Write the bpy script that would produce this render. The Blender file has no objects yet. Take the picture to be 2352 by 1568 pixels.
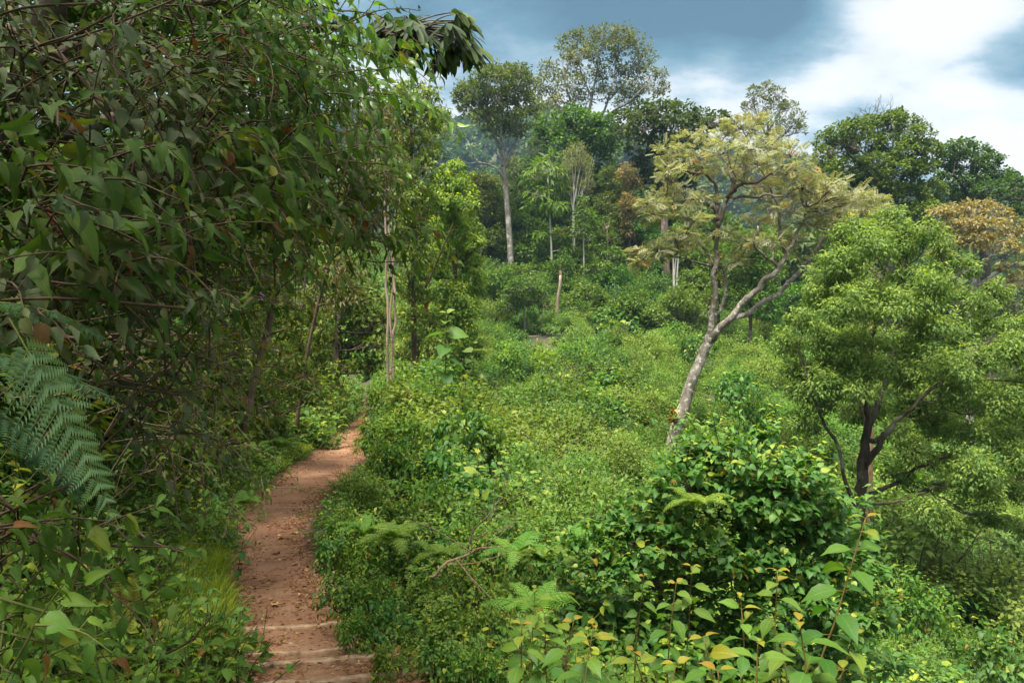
import bpy, math, numpy as np
from math import radians, pi
SC = bpy.context.scene
C = SC.collection
RNG = np.random.default_rng(7)
EYE = np.zeros(3)
FPX = 1700.0                      # focal length in the units the plan was measured in

def P(x, y, d):
    """Plan point: bearing x, elevation y (as read off the survey sheet, 2352 wide) and distance d in metres."""
    return np.array([(x - 1176) / FPX * d, d, (784 - y) / FPX * d])

def nrm(v):
    v = np.asarray(v, float)
    return v / np.maximum(np.linalg.norm(v, axis=-1, keepdims=True), 1e-9)

def unit_rand(n, rng=RNG):
    return nrm(rng.normal(size=(n, 3)))

# ------------------------------------------------------------------ mesh builder
class MB:
    def __init__(s):
        s.v, s.t, s.q, s.tint, s.luv, s.mt, s.mq, s.n = [], [], [], [], [], [], [], 0
    def add(s, v, tris=None, quads=None, tint=0.5, luv=None, mat=0):
        v = np.asarray(v, float).reshape(-1, 3)
        k = len(v)
        s.v.append(v)
        s.tint.append(np.broadcast_to(np.asarray(tint, float), (k,)).copy())
        s.luv.append(np.zeros((k, 3)) if luv is None else luv)
        if tris is not None and len(tris):
            tris = np.asarray(tris).reshape(-1, 3)
            s.t.append(tris + s.n); s.mt.append(np.full(len(tris), mat))
        if quads is not None and len(quads):
            quads = np.asarray(quads).reshape(-1, 4)
            s.q.append(quads + s.n); s.mq.append(np.full(len(quads), mat))
        s.n += k
        return s
    def merge(s, o, mat=0):
        if o.n == 0: return s
        s.v += o.v; s.tint += o.tint; s.luv += o.luv
        for a in o.t: s.t.append(a + s.n); s.mt.append(np.full(len(a), mat))
        for a in o.q: s.q.append(a + s.n); s.mq.append(np.full(len(a), mat))
        s.n += o.n
        return s
    def mesh(s, name, mats, origin=(0, 0, 0), smooth=False):
        me = bpy.data.meshes.new(name)
        V = np.concatenate(s.v) - np.asarray(origin, float)
        T = np.concatenate(s.t) if s.t else np.zeros((0, 3), int)
        Q = np.concatenate(s.q) if s.q else np.zeros((0, 4), int)
        me.vertices.add(len(V)); me.vertices.foreach_set('co', V.astype(np.float32).ravel())
        nl = len(T) * 3 + len(Q) * 4
        me.loops.add(nl)
        me.loops.foreach_set('vertex_index', np.concatenate([T.ravel(), Q.ravel()]).astype(np.int32))
        me.polygons.add(len(T) + len(Q))
        st = np.concatenate([np.arange(len(T)) * 3, len(T) * 3 + np.arange(len(Q)) * 4])
        me.polygons.foreach_set('loop_start', st.astype(np.int32))
        mi = np.concatenate([np.concatenate(s.mt) if s.mt else np.zeros(0), np.concatenate(s.mq) if s.mq else np.zeros(0)])
        me.polygons.foreach_set('material_index', mi.astype(np.int32))
        if smooth: me.polygons.foreach_set('use_smooth', np.ones(len(T) + len(Q), bool))
        a = me.attributes.new('tint', 'FLOAT', 'POINT'); a.data.foreach_set('value', np.concatenate(s.tint).astype(np.float32))
        b = me.attributes.new('luv', 'FLOAT_VECTOR', 'POINT'); b.data.foreach_set('vector', np.concatenate(s.luv).astype(np.float32).ravel())
        for m in (mats if isinstance(mats, (list, tuple)) else [mats]): me.materials.append(m)
        me.update(calc_edges=True)
        return me
    def build(s, name, mats, parent=None, smooth=False):
        if s.n == 0: return None
        o = bpy.data.objects.new(name, s.mesh(name, mats, parent.location if parent else (0, 0, 0), smooth))
        C.objects.link(o)
        if parent: o.parent = parent
        return o

def tag(o, label=None, cat=None, group=None, kind=None):
    if label: o['label'] = label
    if cat: o['category'] = cat
    if group: o['group'] = group
    if kind: o['kind'] = kind
    return o

def thing(name, label, cat, loc, group=None):
    o = bpy.data.objects.new(name, None); C.objects.link(o)
    o.empty_display_size = 0.2
    o.location = tuple(float(a) for a in loc)
    return tag(o, label, cat, group)

def copy_thing(root, loc, rz=0.0, scale=(1, 1, 1), label=None, group=None):
    r = root.copy(); C.objects.link(r); r.location = tuple(float(a) for a in loc)
    r.rotation_euler = (0, 0, rz); r.scale = scale
    if label: r['label'] = label
    if group: r['group'] = group
    for ch in list(root.children):
        c = ch.copy(); C.objects.link(c); c.parent = r
    return r

# ------------------------------------------------------------------ leaf templates: unit length along +Y, face up +Z
def strip_leaf(rows, fold=0.35, droop=0.25, wave=0.0, lobes=0.0):
    """rows: (t, halfwidth, back-sweep). A folded, drooping leaf blade with a midrib."""
    V, L = [], []
    for i, (t, w, bs) in enumerate(rows):
        z = -droop * t * t
        for sgn in (-1, 0, 1):
            wob = wave * math.sin(i * 2.4 + sgn) * (sgn != 0)
            V.append((sgn * w, t - (bs if sgn else 0), z + abs(sgn) * w * fold + wob)); L.append((sgn, t, 0))
    tip = len(V)
    F = []
    for i in range(len(rows) - 1):
        a = i * 3; b = a + 3
        F += [(a, a + 1, b + 1, b), (a + 1, a + 2, b + 2, b + 1)]
    return np.array(V, float), np.zeros((0, 3), int), np.array(F), np.array(L, float)

T_HEART = strip_leaf([(0, .16, .10), (.14, .36, .07), (.38, .42, .03), (.62, .30, 0), (.84, .12, 0), (1, .005, 0)], .3, .3, .018)
T_OVATE = strip_leaf([(0, .05, .03), (.10, .17, .05), (.30, .24, .01), (.52, .185, 0), (.76, .085, 0), (.9, .03, 0), (1, .004, 0)], .48, .50, .035)
T_BITTEN = (lambda t: (t[0] * np.where((t[3][:, :1] > 0) & (np.abs(t[3][:, 1:2] - .52) < .05), np.array([[.35, 1, 1]]), 1), *t[1:]))(T_OVATE)
T_SAP = strip_leaf([(0, .03, 0), (.15, .2, 0), (.4, .31, 0), (.65, .24, 0), (.84, .09, 0), (1, .004, 0)], .25, .5, .014)
T_OVAL = strip_leaf([(0, .02, 0), (.2, .22, 0), (.48, .29, 0), (.75, .2, 0), (1, .005, 0)], .32, .28, .012)
T_LANCE = strip_leaf([(0, .015, 0), (.3, .13, 0), (.65, .12, 0), (1, .005, 0)], .4, .3)
T_STRAP = strip_leaf([(0, .02, 0), (.25, .07, 0), (.6, .11, 0), (.85, .09, 0), (1, .01, 0)], .3, .2)
T_BLADE = strip_leaf([(0, .03, 0), (.4, .025, 0), (.75, .018, 0), (1, .002, 0)], .3, .55)
def T_simple(w=.24, fold=.14, droop=.14):
    V = np.array([(0, 0, 0), (-w, .45, fold - droop * .3), (w, .45, fold - droop * .3), (0, 1, -droop)], float)
    L = np.array([(0, 0, 0), (-1, .45, 0), (1, .45, 0), (0, 1, 0)], float)
    return V, np.array([(0, 2, 3), (0, 3, 1)]), np.zeros((0, 4), int), L
T_L = T_simple()
T_W = T_simple(.36, .16, .22)
T_N = T_simple(.15, .08, .2)
def compound(parts):
    V, T, Q, L, n = [], [], [], [], 0
    for (tv, tt, tq, tl), o, d, nn, s in parts:
        d = nrm(d); x = nrm(np.cross(d, nn)); z = np.cross(x, d)
        V.append(np.asarray(o) + s * (tv[:, :1] * x + tv[:, 1:2] * d + tv[:, 2:] * z)); L.append(tl)
        T.append(tt + n); Q.append(tq + n if len(tq) else np.zeros((0, 4), int)); n += len(tv)
    return np.concatenate(V), np.concatenate(T), np.concatenate(Q), np.concatenate(L)
def T_pinnate(n=6, leaf=.36, droop=.22, tmpl=None):
    tmpl = tmpl or T_simple(.17, .04, .12)
    ps = []
    for i in range(n):
        t = .18 + .78 * i / (n - 1); o = (0, t, -droop * t * t)
        for sg in (-1, 1):
            ps.append((tmpl, o, (sg * 1.0, .45, -.18), (0, 0, 1), leaf * (1 - .45 * abs(t - .45))))
    ps.append((tmpl, (0, .95, -droop), (0, 1, -.6), (0, 0, 1), leaf * .7))
    return compound(ps)
T_PINN = T_pinnate(5, .46, .14, T_simple(.2, .04, .1))
T_SPRAY = compound([(T_L, (0, .1 + .18 * i, -.04 * i), ((-1) ** i * .9, .6, -.3), (0, 0, 1), .5) for i in range(5)] + [(T_L, (0, .95, -.2), (0, 1, -.5), (0, 0, 1), .5)])
def T_pinna(n=11, pw_=.2, pl_=1.0):
    ps = []
    tm = T_simple(pw_, .05, .12)
    for i in range(n):
        t = .04 + .9 * i / (n - 1)
        for sg in (-1, 1):
            ps.append((tm, (0, t, -.16 * t * t), (sg, .42, -.12), (0, 0, 1), .25 * pl_ * (1 - t) ** .75 + .035))
    V, T, Q, L = compound(ps)
    R = np.array([(-.008, 0, .004), (.008, 0, .004), (.003, 1, -.155), (-.003, 1, -.155)])
    Q = np.array([[0, 1, 2, 3]]) + len(V)
    return np.concatenate([V, R]), T, Q, np.concatenate([L, np.array([(0, 0, 1.)] * 4)])
T_PINNA = T_pinna()
T_PINNA_LO = T_pinna(6, .33, 1.5)

def t_area(T):
    v, t, q, l = T; a = 0.0
    for f in list(t) + [x[:3] for x in q] + [(x[0], x[2], x[3]) for x in q]:
        a += np.linalg.norm(np.cross(v[f[1]] - v[f[0]], v[f[2]] - v[f[0]])) / 2
    return float(a)

def leaves(mb, T, pos, d, n, s, tint, mat=0):
    tv, tt, tq, tl = T
    pos = np.asarray(pos, float).reshape(-1, 3); N = len(pos)
    if N == 0: return
    d = nrm(np.broadcast_to(d, (N, 3))); n = np.broadcast_to(n, (N, 3))
    x = nrm(np.cross(d, n) + 1e-6); z = np.cross(x, d)
    s = np.broadcast_to(np.asarray(s, float), (N,))[:, None, None]
    V = pos[:, None] + s * (tv[None, :, :1] * x[:, None] + tv[None, :, 1:2] * d[:, None] + tv[None, :, 2:] * z[:, None])
    k = len(tv); off = (np.arange(N) * k)[:, None, None]
    mb.add(V.reshape(-1, 3), (tt[None] + off).reshape(-1, 3) if len(tt) else None, (tq[None] + off).reshape(-1, 4) if len(tq) else None,
           np.repeat(np.broadcast_to(tint, (N,)), k), np.tile(tl, (N, 1)), mat)

def tube(mb, pts, rad, sides=6, tint=0.5, mat=0, cap=True):
    pts = np.asarray(pts, float); n = len(pts)
    rad = np.broadcast_to(np.asarray(rad, float), (n,))
    tan = nrm(np.gradient(pts, axis=0))
    ref = np.array([0, 1., 0]) if abs(tan[0][1]) < .8 else np.array([1., 0, 0])
    u = np.zeros((n, 3)); a = ref
    for i in range(n):
        a = a - tan[i] * np.dot(a, tan[i]); a = nrm(a); u[i] = a
    w = np.cross(tan, u)
    th = np.linspace(0, 2 * pi, sides, endpoint=False)
    V = pts[:, None] + rad[:, None, None] * (np.cos(th)[None, :, None] * u[:, None] + np.sin(th)[None, :, None] * w[:, None])
    i = np.arange(n - 1)[:, None] * sides; j = np.arange(sides)[None]; j2 = (j + 1) % sides
    Q = np.stack([i + j, i + j2, i + sides + j2, i + sides + j], -1).reshape(-1, 4)
    V = V.reshape(-1, 3); T = None
    if cap:
        V = np.concatenate([V, pts[:1], pts[-1:]]); b, e = n * sides, n * sides + 1
        T = [(b, (k + 1) % sides, k) for k in range(sides)] + [(e, (n - 1) * sides + k, (n - 1) * sides + (k + 1) % sides) for k in range(sides)]
    mb.add(V, T, Q, tint, None, mat)

def curve(pts, n=12):
    """Catmull-Rom through the points (columns beyond xyz are carried along)."""
    p = np.asarray(pts, float)
    if len(p) == 2: return p[0] + (p[1] - p[0]) * np.linspace(0, 1, n)[:, None]
    q = np.concatenate([[2 * p[0] - p[1]], p, [2 * p[-1] - p[-2]]])
    out = []
    m = max(2, int(n / (len(p) - 1)))
    for i in range(len(p) - 1):
        t = np.linspace(0, 1, m, endpoint=False)[:, None]
        a, b, c, d = q[i:i + 4]
        out.append(.5 * (2 * b + (c - a) * t + (2 * a - 5 * b + 4 * c - d) * t * t + (3 * b - a - 3 * c + d) * t ** 3))
    out.append(p[-1:])
    return np.concatenate(out)

def wiggle(pts, amp, rng):
    n = len(pts); k = rng.normal(size=(n, 3)) * amp
    k = (k + np.roll(k, 1, 0) + np.roll(k, -1, 0)) / 2
    k[0] = 0; k[-1] *= .3
    return pts + k

# ------------------------------------------------------------------ materials
def new_mat(name):
    m = bpy.data.materials.new(name); m.use_nodes = True
    nt = m.node_tree; nt.nodes.clear()
    return m, nt, nt.nodes.new('ShaderNodeOutputMaterial')

def ramp(nt, stops, inp=None, interp='LINEAR'):
    r = nt.nodes.new('ShaderNodeValToRGB'); cr = r.color_ramp; cr.interpolation = interp
    while len(cr.elements) > 1: cr.elements.remove(cr.elements[-1])
    for i, (p, c) in enumerate(stops):
        e = cr.elements[0] if i == 0 else cr.elements.new(p)
        e.position = p; e.color = (*c[:3], 1)
    if inp is not None: nt.links.new(inp, r.inputs[0])
    return r
def mathn(nt, op, a, b=None, clamp=False):
    m = nt.nodes.new('ShaderNodeMath'); m.operation = op; m.use_clamp = clamp
    for i, v in enumerate((a, b)):
        if v is None: continue
        if isinstance(v, (int, float)): m.inputs[i].default_value = v
        else: nt.links.new(v, m.inputs[i])
    return m.outputs[0]
def mixc(nt, f, a, b, mode='MIX'):
    m = nt.nodes.new('ShaderNodeMix'); m.data_type = 'RGBA'; m.blend_type = mode
    for i, v in ((0, f), (6, a), (7, b)):
        if isinstance(v, (int, float)): m.inputs[i].default_value = v
        elif isinstance(v, tuple): m.inputs[i].default_value = (*v[:3], 1)
        else: nt.links.new(v, m.inputs[i])
    return m.outputs[2]
def noise(nt, vec, scale, detail=4, rough=.55):
    n = nt.nodes.new('ShaderNodeTexNoise'); n.inputs['Scale'].default_value = scale
    n.inputs['Detail'].default_value = detail; n.inputs['Roughness'].default_value = rough
    if vec is not None: nt.links.new(vec, n.inputs['Vector'])
    return n.outputs[0]
def attr(nt, name, out):
    a = nt.nodes.new('ShaderNodeAttribute'); a.attribute_name = name
    return a.outputs[out]

def leaf_mat(name, pal, trans=.32, rough=.5, vein=.0, hue=.03, val=.25, spec=.2, blotch=0.0):
    """pal: ramp stops over the per-leaf tint. The whole plant varies a little from its neighbours."""
    m, nt, out = new_mat(name)
    pal = [(p, (c[0] * 1.06, c[1] * .985, c[2] * .86)) for p, c in pal]
    col = ramp(nt, pal, attr(nt, 'tint', 'Fac')).outputs[0]
    oi = nt.nodes.new('ShaderNodeObjectInfo')
    h = nt.nodes.new('ShaderNodeHueSaturation')
    nt.links.new(mathn(nt, 'ADD', mathn(nt, 'MULTIPLY', oi.outputs['Random'], hue), .5 - hue / 2), h.inputs['Hue'])
    r2 = mathn(nt, 'FRACT', mathn(nt, 'MULTIPLY', oi.outputs['Random'], 7.31))
    nt.links.new(mathn(nt, 'ADD', mathn(nt, 'MULTIPLY', r2, val), 1 - val / 2), h.inputs['Value'])
    nt.links.new(col, h.inputs['Color']); col = h.outputs[0]
    if blotch > 0:
        tc = nt.nodes.new('ShaderNodeTexCoord')
        nz = ramp(nt, [(.5, (0, 0, 0)), (.72, (1, 1, 1))], noise(nt, tc.outputs['Object'], 28, 3)).outputs[0]
        col = mixc(nt, mathn(nt, 'MULTIPLY', nz, blotch), col, (.13, .12, .035))
    if vein > 0:
        sx = nt.nodes.new('ShaderNodeSeparateXYZ'); nt.links.new(attr(nt, 'luv', 'Vector'), sx.inputs[0])
        ax = mathn(nt, 'ABSOLUTE', sx.outputs[0])
        mid = mathn(nt, 'LESS_THAN', ax, .07)
        ph = mathn(nt, 'FRACT', mathn(nt, 'SUBTRACT', mathn(nt, 'MULTIPLY', sx.outputs[1], 7), mathn(nt, 'MULTIPLY', ax, 2.2)))
        side = mathn(nt, 'LESS_THAN', ph, .13)
        f = mathn(nt, 'MULTIPLY', mathn(nt, 'MAXIMUM', mid, mathn(nt, 'MULTIPLY', side, .55)), vein)
        lite = mixc(nt, 1.0, col, (1.7, 1.55, 1.5), 'MULTIPLY')
        col = mixc(nt, f, col, lite)
    geo = nt.nodes.new('ShaderNodeNewGeometry')
    under = mixc(nt, .6, col, mixc(nt, 1.0, col, (1.35, 1.3, 1.5), 'MULTIPLY'))
    col = mixc(nt, geo.outputs['Backfacing'], col, under)
    b = nt.nodes.new('ShaderNodeBsdfPrincipled')
    nt.links.new(col, b.inputs['Base Color']); b.inputs['Roughness'].default_value = rough
    b.inputs['Specular IOR Level'].default_value = spec
    t = nt.nodes.new('ShaderNodeBsdfTranslucent')
    nt.links.new(mixc(nt, 1.0, col, (1.25, 1.3, .55), 'MULTIPLY'), t.inputs['Color'])
    mx = nt.nodes.new('ShaderNodeMixShader'); mx.inputs[0].default_value = trans
    nt.links.new(b.outputs[0], mx.inputs[1]); nt.links.new(t.outputs[0], mx.inputs[2])
    nt.links.new(mx.outputs[0], out.inputs[0])
    return m

def bark_mat(name, a, b, c=None, camt=.5, scale=9, bump=.5, stretch=.35, patch=1.4, upper=None):
    m, nt, out = new_mat(name)
    tc = nt.nodes.new('ShaderNodeTexCoord'); mp = nt.nodes.new('ShaderNodeMapping')
    nt.links.new(tc.outputs['Object'], mp.inputs[0]); mp.inputs['Scale'].default_value = (1, 1, stretch)
    n1 = noise(nt, mp.outputs[0], scale, 6, .65)
    col = ramp(nt, [(.36, a), (.62, b)], n1).outputs[0]
    if c:
        n2 = noise(nt, tc.outputs['Object'], patch, 5, .65)
        f = ramp(nt, [(.55 - .2 * (camt - .5), (0, 0, 0)), (.60 - .2 * (camt - .5), (1, 1, 1))], n2).outputs[0]
        col = mixc(nt, f, col, c)
    if upper:
        sz = nt.nodes.new('ShaderNodeSeparateXYZ'); nt.links.new(tc.outputs['Object'], sz.inputs[0])
        zn = mathn(nt, 'ADD', sz.outputs[2], mathn(nt, 'MULTIPLY', mathn(nt, 'SUBTRACT', noise(nt, tc.outputs['Object'], 2.2, 5, .7), .5), 5))
        mr = nt.nodes.new('ShaderNodeMapRange'); nt.links.new(zn, mr.inputs[0]); mr.inputs[1].default_value = upper[0]; mr.inputs[2].default_value = upper[1]
        col = mixc(nt, mathn(nt, 'MULTIPLY', mr.outputs[0], .85), col, upper[2])
    bs = nt.nodes.new('ShaderNodeBsdfPrincipled'); nt.links.new(col, bs.inputs['Base Color'])
    bs.inputs['Roughness'].default_value = .9; bs.inputs['Specular IOR Level'].default_value = .15
    bp = nt.nodes.new('ShaderNodeBump'); bp.inputs['Strength'].default_value = bump; bp.inputs['Distance'].default_value = .03
    nt.links.new(n1, bp.inputs['Height']); nt.links.new(bp.outputs[0], bs.inputs['Normal'])
    nt.links.new(bs.outputs[0], out.inputs[0])
    return m

def pal(dark, mid, light, tip=None, dead=None):
    s = [(0, dark), (.45, mid), (.82, light)]
    if tip: s += [(.9, tip)]
    if dead: s += [(.955, tip or light), (.97, dead)]
    return s
G_DEEP = pal((.018, .05, .010), (.035, .085, .014), (.06, .12, .02))
M = {}
M['deep'] = leaf_mat('deep_green_leaf', pal((0.033, 0.084, 0.015), (0.060, 0.140, 0.020), (0.112, 0.210, 0.027)))
M['vine'] = leaf_mat('broad_vine_leaf', pal((0.023, 0.058, 0.011), (0.037, 0.090, 0.014), (0.062, 0.129, 0.020), (0.125, 0.148, 0.017), (0.117, 0.051, 0.017)), vein=.5, trans=.35, rough=.6, spec=.14, blotch=.35)
M['greyvine'] = leaf_mat('grey_green_leaf', pal((0.032, 0.061, 0.025), (0.054, 0.086, 0.040), (0.086, 0.115, 0.061), (0.108, 0.122, 0.036), (0.115, 0.061, 0.029)), vein=.3, rough=.6, spec=.14, trans=.3, blotch=.4)
M['thicket'] = leaf_mat('thicket_leaf', pal((0.037, 0.072, 0.012), (0.063, 0.116, 0.016), (0.115, 0.165, 0.022), (0.218, 0.198, 0.025), (0.172, 0.083, 0.025)), trans=.35)
M['shade'] = leaf_mat('shaded_bank_leaf', pal((.024, .065, .010), (.042, .10, .014), (.075, .14, .02), (.11, .11, .02), (.09, .045, .018)), trans=.25)  # leaf colours darkened so the hollows of the left wall look shaded
M['olive'] = leaf_mat('olive_canopy_leaf', pal((0.045, 0.070, 0.018), (0.083, 0.119, 0.025), (0.150, 0.182, 0.035)), trans=.3)
M['grey'] = leaf_mat('grey_green_canopy_leaf', pal((0.060, 0.084, 0.037), (0.105, 0.140, 0.056), (0.180, 0.210, 0.069)), trans=.3)
M['dome'] = leaf_mat('dome_canopy_leaf', pal((0.042, 0.084, 0.015), (0.075, 0.140, 0.022), (0.135, 0.217, 0.033)), trans=.3)
M['bronze'] = leaf_mat('bronze_pinnate_leaf', pal((0.156, 0.171, 0.087), (0.252, 0.268, 0.160), (0.360, 0.366, 0.246), (0.384, 0.293, 0.116), (0.408, 0.183, 0.043)), trans=.35, rough=.5)
M['bronze2'] = leaf_mat('far_bronze_leaf', pal((0.127, 0.115, 0.048), (0.207, 0.184, 0.078), (0.299, 0.253, 0.108)), trans=.3)
M['lime'] = leaf_mat('lime_leaf', pal((0.056, 0.123, 0.018), (0.112, 0.224, 0.029), (0.202, 0.325, 0.045), (0.302, 0.381, 0.045)), trans=.4)
M['bright'] = leaf_mat('bright_shrub_leaf', pal((.04, .10, .016), (.08, .17, .024), (.14, .24, .035), (.22, .29, .04)), trans=.38)
M['valley'] = leaf_mat('valley_leaf', pal((0.078, 0.155, 0.032), (0.115, 0.210, 0.042), (0.161, 0.270, 0.056), (0.193, 0.285, 0.062), (0.184, 0.150, 0.060)), trans=.38, hue=.05, val=.4)
M['valley2'] = leaf_mat('valley_dark_leaf', pal((0.039, 0.095, 0.023), (0.072, 0.147, 0.031), (0.121, 0.210, 0.047)), trans=.33, hue=.04, val=.35)
M['creeper'] = leaf_mat('creeper_leaf', pal((0.034, 0.112, 0.022), (0.060, 0.168, 0.031), (0.120, 0.241, 0.037), (0.264, 0.325, 0.039), (0.300, 0.213, 0.033)), trans=.36, vein=.35, rough=.5, spec=.3, blotch=.2)
M['sapling'] = leaf_mat('sapling_leaf', [(0, (.035, .105, .017)), (.5, (.06, .155, .022)), (.78, (.12, .22, .026)), (.9, (.24, .24, .022)), (1, (.27, .17, .02))] or [(0, (0.041, 0.117, 0.018)), (.5, (0.077, 0.180, 0.023)), (.8, (0.153, 0.243, 0.025)), (.93, (0.252, 0.225, 0.018)), (1, (0.243, 0.135, 0.018))], trans=.42, vein=.55, rough=.5, spec=.28, blotch=.3)
M['herb'] = leaf_mat('herb_leaf', pal((0.044, 0.115, 0.018), (0.081, 0.178, 0.026), (0.150, 0.253, 0.035), (0.250, 0.299, 0.035), (0.200, 0.103, 0.030)), trans=.35, vein=.2)
M['fern'] = leaf_mat('fern_leaf', pal((0.068, 0.163, 0.024), (0.121, 0.237, 0.035), (0.203, 0.325, 0.050), (0.270, 0.300, 0.055)), trans=.38, hue=.04)
M['bluefern'] = leaf_mat('blue_green_fern_leaf', pal((.055, .135, .062), (.085, .18, .088), (.12, .22, .115))) if True else leaf_mat('x', pal((0.039, 0.138, 0.047), (0.066, 0.196, 0.068), (0.099, 0.241, 0.085)), trans=.3, hue=.0, val=.0)
M['grass'] = leaf_mat('grass_blade', pal((.10, .19, .015), (.19, .29, .02), (.30, .38, .03), (.34, .33, .06)), trans=.4, hue=.02)
M['dead'] = leaf_mat('dead_leaf', [(0, (.10, .045, .022)), (.4, (.20, .10, .05)), (.75, (.33, .20, .10)), (1, (.46, .33, .16))], trans=.12, hue=.02, val=.3, rough=.7)
M['strap'] = leaf_mat('strap_leaf', pal((0.011, 0.027, 0.008), (0.022, 0.048, 0.013), (0.044, 0.080, 0.018), (0.080, 0.136, 0.024)), trans=.22, rough=.55, spec=.2)
M['far'] = leaf_mat('far_forest_leaf', pal((0.033, 0.063, 0.018), (0.060, 0.105, 0.025), (0.105, 0.154, 0.033)), trans=.2, val=.5, hue=.06)
B = {}
B['grey'] = bark_mat('grey_bark', (.10, .085, .07), (.26, .235, .20), (.36, .35, .32), .5, 7)
B['pale'] = bark_mat('pale_bark', (.30, .28, .24), (.46, .44, .39), (.24, .21, .17), .4, 6, .3)
B['pink'] = bark_mat('pinkish_bark', (.17, .115, .085), (.34, .25, .20), (.40, .33, .28), .45, 5, .7, .12)
B['lichen'] = bark_mat('lichen_spotted_bark', (.13, .10, .075), (.28, .25, .205), (.50, .495, .43), .52, 8, .9, .6, 9, (6.6, 10.5, (.085, .055, .038)))
B['moss'] = B['lichen']
B['dark'] = bark_mat('dark_bark', (.035, .026, .018), (.085, .065, .05), (.15, .14, .12), .4, 9)
B['brown'] = bark_mat('brown_stem', (.04, .027, .015), (.10, .07, .042), None, .5, 14, .4)
B['green'] = bark_mat('green_stem', (.06, .085, .02), (.12, .13, .035), None, .5, 12, .3)
B['twig'] = bark_mat('dry_twig', (.085, .06, .038), (.19, .14, .095), None, .5, 14, .4)
B['red'] = bark_mat('rust_moss', (.13, .05, .015), (.26, .10, .02), None, .5, 18, 1.0)
B['plank'] = bark_mat('weathered_plank', (.20, .12, .07), (.37, .255, .16), (.27, .16, .095), .5, 16, .3, .35, 4)
SKY_BANKS = [(1500, 60, .22, -.22, 1.5), (1700, 30, .24, -.28, 1.4), (1880, -20, .16, -.34, 1.3), (1640, 100, .11, -.18, 2.2), (1320, 110, .20, -.14, 1.4), (1220, 10, .14, .06, 1.4),
             (2280, 10, .20, .16, 1.3), (2060, 90, .13, .22, 1.6), (1900, 150, .14, .34, 2.0), (1650, 200, .12, .40, 2.4), (1480, 240, .12, .22, 1.6),
             (2190, 205, .12, -.46, 2.4), (2340, 180, .10, -.14, 1.2), (1850, 260, .10, -.06, 1.6), (2340, 330, .12, .44, 1.4), (2180, 262, .07, .24, 2.4)]
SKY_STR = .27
EXPOSURE = 1.95
HAZE = .0003
# ================================================================== camera, light, sky
cam = bpy.data.cameras.new('camera'); cam.lens = 36 * FPX / 2352; cam.sensor_width = 36; cam.clip_start = .05; cam.clip_end = 4000
co = bpy.data.objects.new('camera', cam); C.objects.link(co); co.rotation_euler = (pi / 2, 0, 0); SC.camera = co

SUN_DIR = nrm(np.array([-.20, -.34, .92]))            # towards the sun
sl = bpy.data.lights.new('sun', 'SUN'); sl.energy = 3.1; sl.angle = radians(24); sl.color = (1, .95, .86)
so = bpy.data.objects.new('sun', sl); C.objects.link(so)
from mathutils import Vector
so.rotation_euler = Vector(SUN_DIR).to_track_quat('Z', 'Y').to_euler()
so.location = (20, -10, 40)

w = bpy.data.worlds.new('World'); SC.world = w; w.use_nodes = True
nt = w.node_tree; nt.nodes.clear(); out = nt.nodes.new('ShaderNodeOutputWorld')
sky = nt.nodes.new('ShaderNodeTexSky'); sky.sky_type = 'NISHITA'; sky.sun_disc = False
sky.sun_elevation = math.asin(SUN_DIR[2]); sky.sun_rotation = math.atan2(SUN_DIR[0], SUN_DIR[1])
bg1 = nt.nodes.new('ShaderNodeBackground'); bg1.inputs[1].default_value = .10; nt.links.new(sky.outputs[0], bg1.inputs[0])
tc = nt.nodes.new('ShaderNodeTexCoord')
vn = nt.nodes.new('ShaderNodeVectorMath'); vn.operation = 'NORMALIZE'; nt.links.new(tc.outputs['Generated'], vn.inputs[0])
sx = nt.nodes.new('ShaderNodeSeparateXYZ'); nt.links.new(vn.outputs[0], sx.inputs[0])
zz = mathn(nt, 'ADD', mathn(nt, 'MAXIMUM', sx.outputs[2], 0), .34)
cx = nt.nodes.new('ShaderNodeCombineXYZ')
nt.links.new(mathn(nt, 'DIVIDE', sx.outputs[0], zz), cx.inputs[0]); nt.links.new(mathn(nt, 'DIVIDE', sx.outputs[1], zz), cx.inputs[1])
cx.inputs[2].default_value = 3.1
rot = nt.nodes.new('ShaderNodeMapping'); rot.inputs['Rotation'].default_value = (0, 0, radians(18)); rot.inputs['Scale'].default_value = (.9, 1.35, 1)
nt.links.new(cx.outputs[0], rot.inputs[0])
n1 = noise(nt, rot.outputs[0], 1.7, 7, .52)
n2 = noise(nt, rot.outputs[0], 5.2, 8, .6)
# cloud banks: where the overcast is thick and dark, and where it thins out to bright white
def bank(x, y, rad, amp, asp=1.0):
    c = nrm(P(x, y, 1.0))
    d = nt.nodes.new('ShaderNodeVectorMath'); d.operation = 'SUBTRACT'; nt.links.new(vn.outputs[0], d.inputs[0]); d.inputs[1].default_value = c
    s = nt.nodes.new('ShaderNodeVectorMath'); s.operation = 'MULTIPLY'; nt.links.new(d.outputs[0], s.inputs[0]); s.inputs[1].default_value = (1 / asp, 1, 1)
    l = nt.nodes.new('ShaderNodeVectorMath'); l.operation = 'LENGTH'; nt.links.new(s.outputs[0], l.inputs[0])
    mr = nt.nodes.new('ShaderNodeMapRange'); mr.interpolation_type = 'SMOOTHERSTEP'
    nt.links.new(l.outputs['Value'], mr.inputs[0]); mr.inputs[1].default_value = rad; mr.inputs[2].default_value = rad * .15
    mr.inputs[3].default_value = 0; mr.inputs[4].default_value = amp
    return mr.outputs[0]
F = mathn(nt, 'ADD', mathn(nt, 'MULTIPLY', mathn(nt, 'SUBTRACT', n1, .5), 1.9), mathn(nt, 'MULTIPLY', mathn(nt, 'SUBTRACT', n2, .5), .95))
F = mathn(nt, 'ADD', F, .52)
for a in SKY_BANKS: F = mathn(nt, 'ADD', F, bank(*a))
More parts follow.
